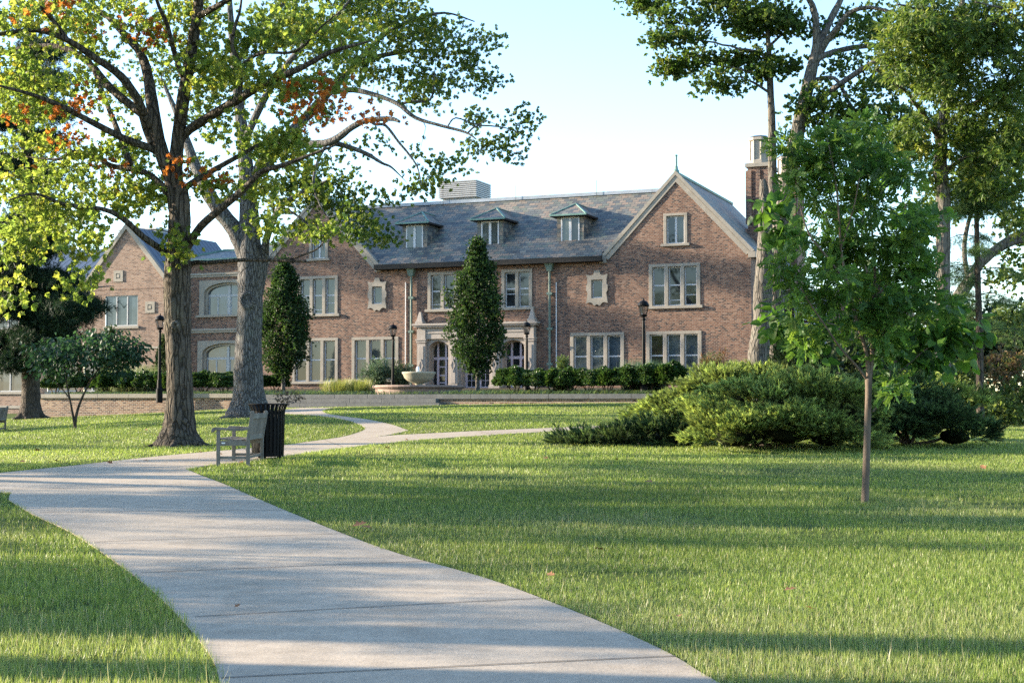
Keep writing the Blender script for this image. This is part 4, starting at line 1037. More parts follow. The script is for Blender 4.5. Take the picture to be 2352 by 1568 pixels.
BB = [(690, 50, 130, 80, 0, 4, 55), (840, 45, 140, 75, 0, 3.5, 66), (980, 60, 110, 80, .5, 3, 55), (1080, 100, 65, 60, .5, 2, 26), (920, 150, 120, 55, .5, 2.6, 44), (760, 140, 110, 60, 0, 3, 40), (1010, 185, 75, 35, 0, 2, 18), (690, 250, 60, 50, 0, 2.4, 12),
      (960, 215, 50, 28, -.3, 1.2, 9), (1100, 175, 45, 40, .4, 1.2, 8), (1080, 210, 30, 22, -.6, .8, 4), (1010, 255, 40, 14, -.6, .6, 3),
      (1130, 265, 45, 22, -1.1, .7, 8), (1195, 285, 32, 40, -1.4, .7, 9), (1125, 335, 60, 24, -1.4, .8, 10), (1185, 335, 30, 28, -1.5, .6, 6), (1075, 385, 14, 8, -1.3, .3, 1),
      (965, 330, 25, 30, -1.4, .6, 3), (1010, 395, 45, 32, -2.7, .8, 11), (960, 430, 35, 28, -2.7, .6, 7), (905, 445, 35, 18, -2, .5, 4), (880, 330, 20, 20, -2, .5, 2), (800, 350, 50, 25, -1.6, 1, 6),
      (750, 430, 100, 50, -2, 1.5, 34), (830, 500, 60, 50, -2.2, 1.2, 20), (850, 545, 45, 26, -2.2, .8, 9), (700, 440, 70, 55, -1.5, 1.4, 22), (640, 410, 60, 60, -1, 1.6, 20), (770, 540, 60, 30, -2.2, .8, 8), (690, 520, 55, 30, -1.6, .8, 8), (640, 480, 35, 30, -1, .8, 6),
      (480, 320, 80, 80, 1, 2, 14), (520, 200, 90, 100, 1, 3, 24), (650, -90, 200, 110, 0, 4, 55), (900, -70, 160, 90, 0, 4, 40), (400, 150, 90, 90, 2, 3, 20)]
clB = Bt.blobs(BB, 1.3, 4, .8); Bt.grow(clB, .03, .007)
Bt.wood(M_barkB)
ccB = pick(PAL_B, len(clB), WB); ccB[rng.random(len(clB)) < .18] = (.22, .24, .03)
Bt.leaves(clB, 9, .28, OAK_R, .15, PAL_B, M_leafB, droop=.4, ccol=ccB, w=WB)
p = at(568, 690, 49.58) - Bt.base
kn = MB().lathe([(.36, -.1), (.31, .0), (.25, .05), (.19, .05), (.15, 0), (.12, -.12), (0, -.16)], 18).build('knot_hole', M_barkB, Bt.o, smooth=True)
kn.matrix_local = Matrix.Translation(p) @ Matrix.Rotation(R(90), 4, 'X') @ Matrix.Diagonal((.9, 1.15, 1, 1))

# ------------------------------------------------------------------ right side: the tall pale trunked trees
Ct = Plant('tall_tree', 'tall pale trunked tree with layered leaves, at the right corner of the hall', 'tree', (at(1790, 850, 52).x, 52.0, tz(at(1790, 850, 52).x, 52)))
Z0 = Ct.base.z
Ct.limb([Vector((Ct.base.x, 52, Z0 - .4)), (1785, 800), (1781, 740), (1782, 660), (1785, 590), (1795, 500), (1808, 420), (1819, 360), (1833, 300), (1846, 240), (1862, 170), (1875, 103), (1870, 25), (1850, -20), (1840, -110)], [.42, .36, .33, .32, .31, .30, .29, .28, .26, .24, .22, .15, .12, .09, .05], 14, 4, .03)
Ct.limb([(1868, 150), (1880, 105), (1912, 37, .5), (1933, -5, .8), (1960, -90, 1)], [.16, .15, .13, .11, .05], 10)
Ct.limb([(1866, 165), (1891, 108), (1925, 62, -.5), (1953, 29, -.8), (1999, 18, -1.2), (2060, 30, -1.6)], [.13, .12, .11, .09, .07, .03], 9)
Ct.limb([(1848, 262), (1866, 245), (1916, 203, -.6), (1978, 161, -1.2), (2028, 132, -1.6), (2090, 120, -2)], [.13, .12, .11, .1, .07, .03], 9)
Ct.limb([(1870, 145), (1895, 127), (1957, 110, .8), (2028, 103, 1.5), (2100, 90, 2)], [.12, .11, .1, .08, .03], 9)
Ct.limb([(1862, 190), (1880, 182), (1916, 180, -.4), (1935, 205, -.6), (1949, 235, -.8), (1974, 260, -1), (2020, 275, -1.2)], [.09, .085, .075, .065, .06, .045, .02], 8)
BC = [(1845, 35, 40, 36, 1, 1.5, 5), (1812, 50, 30, 36, .5, 1.2, 8), (1850, -70, 110, 50, 0, 3, 24), (1975, 50, 50, 50, 1.2, 1.5, 10), (2040, 60, 60, 60, 1, 2, 16), (2000, 185, 60, 40, 1.2, 1.5, 10), (1900, 220, 50, 35, -.5, 1.2, 10), (1960, 265, 70, 40, -.6, 1.5, 16), (2040, 270, 70, 50, -.6, 1.5, 18), (1905, 150, 40, 25, 0, 1, 6), (2060, 170, 60, 50, 0, 2, 14), (1880, 270, 40, 25, 0, 1, 5), (1950, 330, 60, 35, 0, 1.4, 10), (2050, 350, 80, 40, 0, 1.5, 14)]
PAL_C = [(.04, .085, .018), (.065, .115, .022), (.10, .145, .025), (.15, .16, .03)]; WC = [.35, .35, .2, .1]
clC = Ct.blobs(BC, 1.0, 2); Ct.grow(clC, .035, .008); Ct.wood(M_barkC)
Ct.leaves(clC, 22, .40, OVAL_R, .16, PAL_C, M_leafB, flat=.4, droop=.2, w=WC)

C2 = Plant('slender_tree', 'slender straight tree whose crown hangs left of the trunk, in front of the chimney', 'tree', (at(1776, 850, 53).x, 53.0, tz(at(1776, 850, 53).x, 53)))
C2.limb([Vector((C2.base.x, 53, C2.base.z - .4)), (1777, 760), (1776, 640), (1775, 500), (1774, 400), (1773, 300), (1770, 220), (1766, 120), (1760, 40), (1755, -60)], [.22, .2, .19, .175, .16, .145, .13, .1, .07, .03], 12, 4, .04)
for P in ([(1767, 150), (1740, 118), (1700, 112, -.4), (1640, 100, -.8), (1600, 90, -1), (1545, 68, -1.3), (1500, 70, -1.5)], [(1768, 180), (1720, 165), (1660, 150, .5), (1600, 140, .9), (1560, 140, 1.2)], [(1770, 215), (1730, 190), (1690, 178, -.3), (1640, 185, -.6)], [(1763, 90), (1720, 40, .3), (1650, 10, .6), (1580, 0, .9), (1520, 20, 1.1)], [(1764, 110), (1800, 80, .4), (1830, 40, .7)], [(1768, 170), (1800, 160, -.3), (1820, 155, -.5)], [(1761, 50), (1700, -30, -.5), (1620, -60, -1)]):
    C2.limb(P, [.06, .01], 7, 3, .05, .02)
BD = [(1490, 20, 40, 35, .5, .8, 12), (1560, 45, 45, 26, 0, 1, 11), (1515, 95, 30, 20, -1.3, .7, 6), (1560, 90, 40, 16, -.8, .8, 6), (1560, 150, 42, 26, 1, .8, 9), (1530, 160, 20, 14, 1, .4, 3), (1650, 190, 38, 26, -.5, .8, 8), (1630, 130, 45, 20, .3, .9, 8), (1700, 125, 60, 28, 0, 1, 16), (1700, 60, 60, 45, 0, 1.4, 22), (1770, 40, 45, 50, 0, 1.4, 18), (1760, 165, 45, 18, 0, .8, 7), (1810, 155, 26, 14, -.4, .5, 5), (1640, -20, 120, 50, 0, 1.5, 26), (1780, -50, 70, 40, 0, 1.5, 14), (1690, 205, 26, 10, -.4, .5, 2)]
clD = C2.blobs(BD, 1.0, 3); C2.grow(clD, .025, .007); C2.wood(M_barkC)
C2.leaves(clD, 26, .34, OVAL_R, .15, PAL_C, M_leafB, flat=.4, droop=.15, w=WC)

Sn = Plant('tree_snag', 'dead grey topless trunk beside the right corner of the hall', 'tree', (at(1741, 850, 51).x, 51.0, tz(at(1741, 850, 51).x, 51)))
Sn.limb([Vector((Sn.base.x, 51, Sn.base.z - .4)), (1742, 830), (1746, 780), (1751, 720), (1753, 660), (1757, 600), (1758, 530), (1756, 470), (1754, 430), (1752, 412)], [.45, .40, .36, .335, .34, .32, .26, .2, .16, .1], 16, 4, .05)
Sn.wood(M_barkC)

# ------------------------------------------------------------------ right side: overhanging dark oak, leaning tree, conifer
Dt = Plant('oak_tree', 'dark leaved oak filling the upper right corner', 'tree', (at(2166, 960, 44).x, 44.0, tz(at(2166, 960, 44).x, 44)))
Dt.limb([Vector((Dt.base.x, 44, Dt.base.z - .4)), (2166, 860), (2165, 700), (2166, 560), (2166, 450), (2160, 380), (2165, 300), (2180, 200), (2200, 100), (2210, 0), (2215, -120)], [.3, .25, .235, .225, .22, .2, .18, .15, .12, .09, .04], 14, 4, .04)
for P, r in (([(2163, 330), (2120, 260, -1), (2070, 200, -2), (2010, 160, -3)], .1), ([(2190, 150), (2250, 80, -2), (2320, 40, -3), (2400, 30, -4)], .1), ([(2170, 290), (2240, 240, -1), (2310, 200, -2), (2380, 180, -3)], .1), ([(2205, 80), (2130, 30, -1.5), (2060, 10, -3)], .09), ([(2166, 400), (2230, 350, 1), (2300, 320, 2), (2370, 310, 2.6)], .08), ([(2350, 60, -3.4), (2300, 20, -3.6), (2240, 5, -3.8)], .06), ([(2180, 220), (2120, 130, 2), (2070, 80, 3)], .08)):
    Dt.limb(P, [r, .02], 8, 3, .05, .02)
BE = [(2090, 60, 80, 70, -2, 2, 50), (2200, 60, 90, 80, -2, 2.5, 66), (2310, 80, 80, 100, -2, 2.5, 70), (2100, 180, 80, 70, -2, 2, 44), (2220, 190, 90, 80, -1.5, 2.5, 60), (2330, 220, 60, 80, -2, 2, 40), (2085, 285, 45, 36, -1, 1.5, 14), (2170, 300, 80, 50, 0, 2, 26), (2290, 310, 70, 50, 0, 2, 26), (2050, 120, 40, 60, -3, 1.2, 12), (2200, -80, 200, 90, -1, 4, 60), (2430, 100, 90, 170, -2, 3, 50), (2110, 350, 60, 25, 0, 1.2, 8), (2075, 60, 36, 40, -3, 1, 10), (2320, 330, 60, 50, -1, 2, 26), (2200, 370, 70, 40, .5, 1.6, 18), (2330, 420, 50, 40, 0, 1.6, 12), (2130, 420, 50, 36, .5, 1.4, 10), (2250, 420, 60, 50, .5, 1.6, 16), (2120, 500, 40, 50, .8, 1.2, 9), (2340, 500, 40, 40, .5, 1.2, 8)]
PAL_D = [(.05, .09, .02), (.085, .14, .028), (.15, .20, .036), (.24, .26, .045)]; WD = [.38, .34, .2, .08]
clE = Dt.blobs(BE, 1.0, 4); Dt.grow(clE, .03, .006); Dt.wood(M_barkC)
Dt.leaves(clE, 13, .28, rosette(LANCE, 6, 1.3, 9), .20, PAL_D, M_leafB, droop=.7, w=WD)

Et = Plant('leaning_tree', 'grey leaning tree that forks towards the right edge, behind the conifer', 'tree', (at(2150, 900, 60).x, 60.0, tz(at(2150, 900, 60).x, 60)))
Et.limb([Vector((Et.base.x, 60, Et.base.z - .4)), (2160, 800), (2182, 720), (2203, 680), (2224, 648), (2256, 598), (2290, 570), (2317, 550), (2352, 530), (2420, 480)], [.36, .32, .29, .27, .25, .2, .17, .16, .14, .08], 12)
Et.limb([(2240, 618), (2262, 598), (2290, 576), (2330, 556), (2400, 540), (2460, 520)], [.18, .17, .15, .13, .1, .05], 10)
Et.limb([(2224, 650), (2215, 560), (2240, 470, 1), (2290, 420, 2), (2350, 400, 3)], [.12, .1, .08, .06, .03], 8)
Et.limb([(2317, 548), (2300, 500), (2270, 440, -1), (2290, 390, -1)], [.07, .06, .045, .015], 7)
clF = Et.blobs([(2330, 590, 40, 25, 0, 1.5, 6), (2320, 420, 50, 40, 0, 2, 14), (2340, 500, 30, 30, 0, 2, 7), (2270, 460, 40, 40, 0, 2, 8), (2420, 450, 90, 90, 0, 3, 30), (2340, 360, 70, 40, 0, 3, 24), (2230, 400, 50, 50, 0, 2, 12), (2180, 470, 50, 60, 0, 2, 14), (2320, 640, 40, 30, 0, 1.5, 8), (2340, 300, 60, 50, 0, 2, 20)])
Et.grow(clF, .03, .008); Et.wood(M_barkC); Et.leaves(clF, 22, .42, OVAL_R, .17, PAL_D, M_leafB, w=WD)

TUFT = needles(14, .035, 1.25, 0, 2)
Ft = Plant('conifer_tree', 'feathery open conifer with a thin straight trunk near the right edge', 'tree', (at(2252, 973, 46).x, 46.0, tz(at(2252, 973, 46).x, 46)))
Ft.limb([Vector((Ft.base.x, 46, Ft.base.z - .3)), (2251, 900), (2250, 770), (2247, 680), (2245, 600), (2243, 500), (2243, 408), (2240, 330), (2238, 280)], [.14, .12, .11, .1, .09, .075, .06, .035, .01], 10, 4, .04)
cl = []
for i in range(84):
    y = rng.uniform(300, 800) if i < 42 else rng.uniform(300, 480); lim = (30 + (y - 290) * .28) * (.55 + .45 * rng.random()); a = rng.uniform(0, 6.283); px = 2245 + lim * math.cos(a); dz = lim * math.sin(a) / 71
    tip = (px, y + rng.uniform(-6, 22), dz)
    Ft.limb([(2246, y), ((2246 + px) / 2, y - 5, dz / 2), tip], [.022, .006], 5, 3)
    for t in np.linspace(.25, 1, 7):
        for k in range(2): q = at(2246 + (px - 2246) * t + rng.normal() * 4, y + (tip[1] - y) * t - 4 * t * (1 - t) * 4 + rng.normal() * 3, 46 + dz * t + rng.normal() * .1) - Ft.base; cl.append(tuple(q))
Ft.wood(M_barkD); Ft.leaves(cl, 9, .14, TUFT, .17, [(.05, .10, .036), (.08, .145, .045), (.125, .19, .055)], M_leafN, flat=.5, droop=.1)

# ------------------------------------------------------------------ young trees on the right lawn
def frond(k=7, seed=1):
    V, Fc = [], []
    r = random.Random(seed)
    for i in range(k):
        y = .12 + .88 * i / k
        for s in (-1, 1):
            n = len(V); a = s * r.uniform(.9, 1.25); l = .26 * r.uniform(.8, 1.1); w = .085; d = (math.sin(a), math.cos(a)); e = (d[1], -d[0]); o = (0, y)
            z = r.uniform(-.06, .02)
            for (t, q) in ((.05, 0), (.4, 1), (.8, .7), (1, 0), (.8, -.7), (.4, -1)): V.append((o[0] + d[0] * l * t + e[0] * w * q, y + d[1] * l * t + e[1] * w * q, z * t - .12 * y * y))
            Fc.append(tuple(range(n, n + 6)))
    return V, Fc
FR = frond()
g = ground(1987, 1153)
Gt = Plant('young_tree', 'young tree with a thin bare trunk and fine feathery leaves on the right lawn', 'tree', g)
Gt.limb([Vector((g.x, g.y, g.z - .1)), (1987, 1145), (1990, 1060), (1993, 960), (1995, 900), (1995, 868)], [.062, .05, .045, .042, .042, .046], 12, 5, .05)
for P, r in (([(1996, 885), (2003, 814), (2002, 760, .05), (2006, 700, .1), (2010, 640, .12), (2005, 560, .15), (1999, 480, .2), (1990, 400, .25), (1980, 320, .3)], .032),
             ([(1995, 870), (1990, 810, -.05), (1973, 753, -.1), (1955, 690, -.15), (1946, 652, -.2), (1932, 573, -.25), (1926, 480, -.3), (1915, 390, -.35), (1900, 320, -.4)], .028),
             ([(1999, 850), (2012, 762, .1), (2016, 674, .2), (2040, 600, .3), (2065, 530, .35), (2080, 470, .4)], .024),
             ([(1992, 872), (1968, 841, -.1), (1929, 797, -.2), (1890, 740, -.3), (1850, 680, -.4), (1825, 620, -.4)], .018),
             ([(2004, 946), (2020, 928), (2038, 911, -.05), (2043, 880, -.05), (2045, 850, -.05)], .011),
             ([(2008, 690, .1), (2050, 640, .2), (2100, 610, .3), (2140, 600, .3)], .014), ([(1946, 652, -.2), (1900, 590, -.3), (1860, 540, -.35), (1840, 480, -.3), (1825, 400, -.2), (1815, 320, -.2)], .015), ([(1930, 573, -.2), (1960, 480, -.4), (1975, 400, -.5)], .013)):
    Gt.limb(P, list(np.linspace(r, .006, len(P))), 8, 4, .05)
BG = [(1960, 370, 105, 80, 0, .5, 30), (1880, 440, 85, 90, 0, .5, 26), (2050, 460, 95, 105, 0, .5, 32), (1970, 560, 145, 95, 0, .6, 44), (1880, 620, 105, 90, -.1, .5, 32), (2060, 640, 115, 85, .1, .5, 34), (1970, 710, 115, 60, 0, .5, 26), (1845, 700, 65, 50, -.2, .4, 14), (1990, 775, 70, 32, 0, .4, 9), (1828, 400, 36, 70, -.2, .25, 10), (1815, 335, 22, 28, -.2, .2, 5), (1870, 350, 50, 55, -.3, .3, 10), (1985, 300, 80, 34, .1, .4, 10), (2110, 600, 55, 60, .3, .4, 14), (2040, 795, 55, 50, .1, .35, 11), (2045, 900, 26, 40, -.05, .15, 8), (1840, 800, 75, 42, -.2, .4, 8), (2120, 700, 45, 50, .2, .4, 9), (1920, 320, 55, 34, -.2, .3, 9), (2130, 520, 30, 50, .2, .3, 6), (1800, 590, 25, 60, -.2, .3, 6)]
clG = Gt.blobs(BG, 1.5, 5); Gt.grow(clG, .008, .0025, 4, .05); Gt.wood(M_barkY)
Gt.leaves(clG, 7.5, .085, FR, .17, [(.045, .105, .024), (.07, .145, .028), (.11, .19, .032), (.18, .25, .038)], M_leafG, droop=.15, w=[.3, .36, .24, .1])

g = at(2075, 1000, 33)
Ht = Plant('broadleaf_sapling', 'broad leaved sapling with big drooping leaves behind the slender young tree', 'tree', (g.x, 33.0, tz(g.x, 33)))
Ht.limb([Vector((g.x, 33.0, Ht.base.z - .1)), (2070, 940), (2060, 850), (2040, 760), (2000, 660), (1980, 560), (1990, 450), (2040, 370)], [.06, .052, .048, .042, .036, .028, .02, .01], 8)
for P in ([(2050, 800), (1980, 760), (1890, 740), (1810, 720), (1770, 740)], [(1990, 620), (1900, 560), (1830, 520), (1780, 490)], [(2000, 660), (2060, 600), (2110, 560), (2120, 500)], [(2062, 860), (2130, 800), (2200, 770), (2260, 770)], [(2040, 760), (2110, 720), (2160, 690)], [(1985, 500), (1940, 440), (1960, 360)]):
    Ht.limb([(a, b, random.uniform(-.4, .4)) for a, b in P], [.022, .006], 6, 3)
BH = [(1775, 480, 34, 22, 0, .3, 8), (1800, 540, 40, 28, 0, .3, 8), (1785, 735, 30, 30, 0, .3, 8), (1830, 760, 40, 30, 0, .4, 7), (1900, 740, 60, 40, 0, .4, 7), (2110, 500, 34, 40, 0, .3, 8), (2110, 570, 34, 40, 0, .3, 8), (2040, 390, 45, 35, 0, .3, 7), (2130, 740, 60, 45, 0, .5, 13), (2190, 770, 50, 40, 0, .5, 13), (2250, 770, 24, 14, 0, .3, 4), (2110, 830, 60, 40, 0, .5, 14), (2160, 800, 70, 50, 0, .5, 14), (2060, 800, 60, 50, 0, .5, 10), (1870, 790, 50, 36, 0, .4, 8), (1960, 480, 90, 80, .3, .4, 14), (1930, 640, 90, 60, .3, .4, 10), (2190, 700, 28, 20, 0, .3, 4), (2050, 880, 50, 40, .1, .4, 6), (2020, 640, 90, 80, .3, .5, 10)]
clH = Ht.blobs(BH, 1.35); Ht.grow(clH, .008, .003); Ht.wood(M_barkY)
Ht.leaves(clH, 5, .18, HEART, .285, [(.038, .09, .018), (.065, .14, .022), (.12, .21, .026)], M_leafG, droop=.9, up=1.2, w=[.45, .35, .2])

# ------------------------------------------------------------------ left: dark pine, dogwood
It = Plant('pine_tree', 'dark pine with a stout trunk and drooping boughs at the left edge', 'tree', (at(70, 962, 62).x, 62.0, tz(at(70, 962, 62).x, 62)))
It.limb([Vector((It.base.x, 62, It.base.z - .5)), (70, 940), (71, 900), (70, 850), (66, 760), (62, 640), (60, 500), (62, 350), (66, 220), (70, 100), (72, -20), (74, -140)], [.62, .46, .4, .37, .34, .32, .29, .25, .21, .16, .11, .04], 16, 4, .04)
roots(It, It.base, .5, .7, 7, It.base.z, 5)
cl = []
boughs = [(695, 1, 225, 708), (700, 1, 215, 702), (712, 1, 180, 722), (655, 1, 120, 668), (545, 1, 120, 560), (510, 1, 90, 520), (690, 1, 222, 706), (640, 1, 180, 650), (760, 1, 150, 770), (800, 1, 120, 815), (700, -1, -60, 720), (780, -1, -70, 800), (560, 1, 110, 575), (520, -1, -60, 540), (600, -1, -80, 620), (480, 1, 100, 500), (330, 1, 130, 330), (250, 1, 150, 260), (180, 1, 140, 190), (380, -1, -50, 380), (280, -1, -60, 290), (120, 1, 130, 120), (740, 1, 190, 735), (830, -1, -20, 840), (400, 1, 110, 410), (200, -1, -30, 210), (820, 1, 100, 840), (770, 1, 60, 790), (720, 1, 110, 740), (660, -1, 0, 660), (580, 1, 40, 600)]
for (y, s, px, py) in boughs:
    for rep in range(3):
        dz = rng.uniform(-2.2, 1.2) if rep else rng.uniform(-.4, .4); sc = 1 if rep == 0 else rng.uniform(.5, .95); ex = 66 + (px - 66) * sc; ey = py + rng.uniform(-10, 14) * (rep > 0)
        It.limb([(66, y), ((66 + ex) / 2, (y + ey) / 2 - 8, dz * .5), (ex, ey, dz)], [.06, .015], 6, 3)
        for t in np.linspace(.2, 1, 12):
            for k in range(3): q = at(66 + (ex - 66) * t + rng.normal() * 7, y + (ey - y) * t - 32 * t * (1 - t) + rng.normal() * 5, 62 + dz * t + rng.normal() * .35) - It.base; cl.append(tuple(q))
It.wood(M_barkD); It.leaves(cl, 10, .34, needles(16, .05, 1.5, 0, 4), .34, [(.011, .026, .014), (.017, .038, .018), (.028, .056, .022)], M_leafN, flat=.45, droop=.05)

Jt = Plant('dogwood_tree', 'small spreading dogwood with dark drooping leaves before the left garden wall', 'tree', (at(172, 985, 46).x, 46.0, tz(at(172, 985, 46).x, 46)))
for P, r in (([(172, 990), (176, 950), (190, 910), (208, 875), (228, 845), (250, 815)], .055), ([(173, 985), (165, 940), (158, 905), (152, 870), (150, 830), (140, 800)], .045), ([(160, 915), (140, 890), (110, 860), (90, 830)], .025), ([(200, 890), (212, 860), (215, 820), (200, 790)], .03), ([(212, 870), (245, 845), (290, 825), (335, 825)], .025), ([(232, 840), (255, 800), (260, 775)], .02), ([(208, 875), (180, 840), (175, 800)], .02)):
    Jt.limb([(a, b, random.uniform(-.3, .3)) for a, b in P] if r < .04 else P, list(np.linspace(r, .01, len(P))), 8, 4, .05)
clJ = Jt.blobs([(200, 810, 120, 42, 0, 1.6, 70), (140, 845, 70, 25, 0, 1.3, 22), (275, 800, 60, 35, 0, 1, 20), (230, 775, 70, 20, 0, 1, 16), (315, 825, 28, 14, 0, .5, 6), (320, 790, 25, 14, 0, .5, 5), (250, 845, 60, 18, 0, 1, 8), (95, 810, 35, 20, 0, .8, 8)])
Jt.grow(clJ, .012, .004); Jt.wood(M_barkD)
Jt.leaves(clJ, 20, .22, OVAL, .16, [(.018, .045, .024), (.025, .06, .03), (.04, .085, .033)], M_leafB, droop=1.0, flat=.45, up=1.0)

# ------------------------------------------------------------------ columnar trees before the hall
def columnar(base, h, rmax, label, seed):
    P = Plant('columnar_tree', label, 'tree', base, 'dark columnar trees before the hall')
    b = P.base
    P.limb([b + Vector((0, 0, -.2)), b + Vector((0, 0, 1)), b + Vector((.05, 0, h * .5)), b + Vector((0, 0, h))], [.13, .1, .06, .01], 9, 4)
    prof = [(.0, .05), (.06, .42), (.16, .82), (.3, 1.0), (.42, .97), (.6, .78), (.75, .55), (.88, .33), (1, .03)]
    z0 = h * .13; cl = []
    for i in range(620):
        t = rng.random() ** .85; r = np.interp(t, [p[0] for p in prof], [p[1] for p in prof]) * rmax * math.sqrt(rng.uniform(.2, 1)); a = rng.uniform(0, 6.283); r *= 1 + .15 * math.sin(3 * a + 7 * t + seed) + .13 * math.sin(5 * a - 17 * t + 2 * seed) + (.4 * rng.random() if rng.random() < .18 else 0)
        cl.append((r * math.cos(a), r * math.sin(a), z0 + t * (h - z0)))
    P.grow(cl[:220], .012, .004, 4, -.25); P.wood(M_barkC)
    o = P.leaves(cl, 17, .13, OVAL_R, .105, [(.02, .042, .014), (.028, .062, .018), (.05, .095, .02), (.09, .14, .022)], M_leafB, droop=-.6, flat=1.5, w=[.42, .34, .18, .06])
    return P.o
p = hallpx(1097, 11.5); columnar((p.x, p.y, hz(11.5)), 7.25, 1.32, 'dark egg shaped columnar tree standing in front of the portal', 1)
p = hallpx(626, 12.0); columnar((p.x + .55, p.y, hz(12)), 6.7, 1.30, 'dark columnar tree between the massive grey oak and the left gable windows', 2)

# ------------------------------------------------------------------ bushes of the terrace
PAL_X = [(.022, .05, .012), (.035, .075, .016), (.06, .11, .02), (.10, .15, .03)]
def bush_mesh(seed, n=4600, rx=.46, rz=.48):
    v = rng.normal(size=(n, 3)); v = unit(v); v[:, 2] = np.abs(v[:, 2]) * 1.0 - .25 * (rng.random(n) < .3)
    lump = 1 + .12 * np.sin(v[:, 0] * 7 + seed) + .12 * np.sin(v[:, 1] * 6 + 2 * seed) + .1 * np.sin(v[:, 2] * 9 + seed)
    r = (rng.random(n) ** .22) * lump
    P = np.stack([v[:, 0] * rx * r, v[:, 1] * rx * r, rz * 1.0 + v[:, 2] * rz * r], -1); P[:, 2] = np.maximum(P[:, 2], .03)
    D = v + rng.normal(size=v.shape) * .5; Nn = v + rng.normal(size=v.shape) * .6
    o = scatter('foliage', M_leafS, rosette(OVAL, 3, 1.2, seed), P, D, Nn, (.085) * rng.uniform(.7, 1.2, n), pick(PAL_X, n, [.35, .35, .2, .1]))
    return o
def stems(o, k=5, h=.5):
    s = MB()
    for i in range(k): a = i * 6.28 / k; s.tube([(.04 * math.cos(a), .04 * math.sin(a), -.1), (.12 * math.cos(a), .12 * math.sin(a), h * .4), (.25 * math.cos(a), .25 * math.sin(a), h)], [.02, .016, .008], 5)
    return s.build('stem', M_barkD, o)
protos = []
def bush(x, off, sc, label, i, group, zz=None):
    p = hallpx(x, off)
    k = i % 3
    if len(protos) <= k:
        o = empty('boxwood_bush', label, 'bush'); f = bush_mesh(k + 1); f.parent = o; stems(o); protos.append(o)
    else: o = copy_tree(protos[k])
    o.location = (p.x, p.y, (hz(off) if zz is None else zz) - .03); o.rotation_euler.z = i * 1.3; o.scale = (sc[0], sc[0], sc[1]); o['label'] = label; o['group'] = group
i = 0
for x, s, lb in [(1180, (1.05, 1.05), 'first round boxwood at the left end of the right row, by the portal'), (1226, (.95, 1.0), 'second boxwood of the right row, under the right downpipe side'), (1270, (.95, .98), 'boxwood of the right row just right of the copper downpipe'),
                (1312, (.9, 1.0), 'boxwood of the right row under the left edge of the three light sky window'), (1352, (.9, 1.0), 'boxwood of the right row under the middle light of the sky window'), (1396, (.95, 1.02), 'boxwood of the right row under the right light of the sky window'),
                (1440, (1.0, 1.05), 'boxwood of the right row just left of the right hand lamp'), (1488, (1.05, 1.15), 'boxwood of the right row just right of the right hand lamp'), (1535, (1.1, 1.2), 'last boxwood at the right end of the row, beside the juniper')]:
    bush(x, 15.9, (s[0] * 1.6, s[1] * 1.18), lb, i, 'boxwood bushes in the right terrace row'); i += 1
for x, s, lb in [(126, (1.1, .95), 'lighter boxwood at the left end of the left terrace row'), (182, (1.0, .95), 'boxwood behind the dogwood stems on the left terrace'), (246, (1.2, 1.05), 'boxwood just right of the dogwood stems on the left terrace'), (298, (1.1, 1.02), 'boxwood between dogwood and left lamp, left one'),
                (342, (1.15, 1.05), 'boxwood just left of the foot of the left lamp'), (385, (1.0, 1.0), 'boxwood partly hidden by the shaggy oak trunk'), (468, (1.15, .98), 'boxwood right of the shaggy oak trunk under the arched window'), (515, (1.15, .98), 'boxwood left of the massive grey oak trunk under the arched window')]:
    bush(x, 15.6, (s[0] * 1.35, s[1] * 1.2), lb, i, 'boxwood bushes in the left terrace row'); i += 1
bush(632, 10.5, (1.5, 1.0), 'wide boxwood at the foot of the left columnar tree', i, 'boxwood bushes in the left terrace row')

# fine grasses and feathery shrubs
BLADE = ([(-.5, 0, 0), (.5, 0, 0), (.42, .35, .03), (.3, .7, .13), (0, 1, .32), (-.3, .7, .13), (-.42, .35, .03)], [(0, 1, 2, 6), (2, 3, 5, 6), (3, 4, 5)])
def blade(w): return [(x * w, y, z) for x, y, z in BLADE[0]], BLADE[1]
def grass_clump(name, label, base, n, h, spread, pal, w=.016, lean=.5, group=None, cat='plant'):
    a = rng.uniform(0, 6.283, n); r = spread * np.sqrt(rng.random(n)) * .4
    out = np.stack([np.cos(a), np.sin(a), np.zeros(n)], -1); P = out * r[:, None]
    ln = rng.uniform(.05, lean, n)[:, None]; D = out * ln + np.array([0, 0, 1.0]); Nn = -out + np.array([0, 0, .3]) + rng.normal(size=(n, 3)) * .2
    Nn = -Nn
    o = scatter(name, M_grass, blade(w / h), P, D, -Nn, h * rng.uniform(.5, 1.1, n), pick(pal, n))
    o.location = base; tag(o, label, cat, group); return o
def tp(x, off): p = hallpx(x, off); return (p.x, p.y, hz(off) - .02)
grass_clump('fountain_grass', 'yellow green tuft of fountain grass left of the bowl fountain', tp(775, 15.2), 1100, .75, 1.6, [(.24, .25, .06), (.17, .21, .05), (.30, .28, .09)], .02, 1.1)
grass_clump('fountain_grass', 'yellow green fountain grass touching the fountain basin', tp(818, 15.0), 1100, .78, 1.6, [(.22, .24, .06), (.16, .2, .05), (.30, .28, .09)], .02, 1.1)
grass_clump('feather_grass', 'pale plumed tall grass behind the left boxwoods', tp(295, 13.5), 1300, 1.5, 2.2, [(.14, .18, .08), (.22, .24, .13), (.10, .15, .05)], .02, .8)
grass_clump('feather_grass', 'pale plumed grass left of the foot of the left lamp', tp(335, 13.4), 1100, 1.5, 1.8, [(.14, .18, .08), (.22, .24, .13), (.10, .15, .05)], .02, .8)
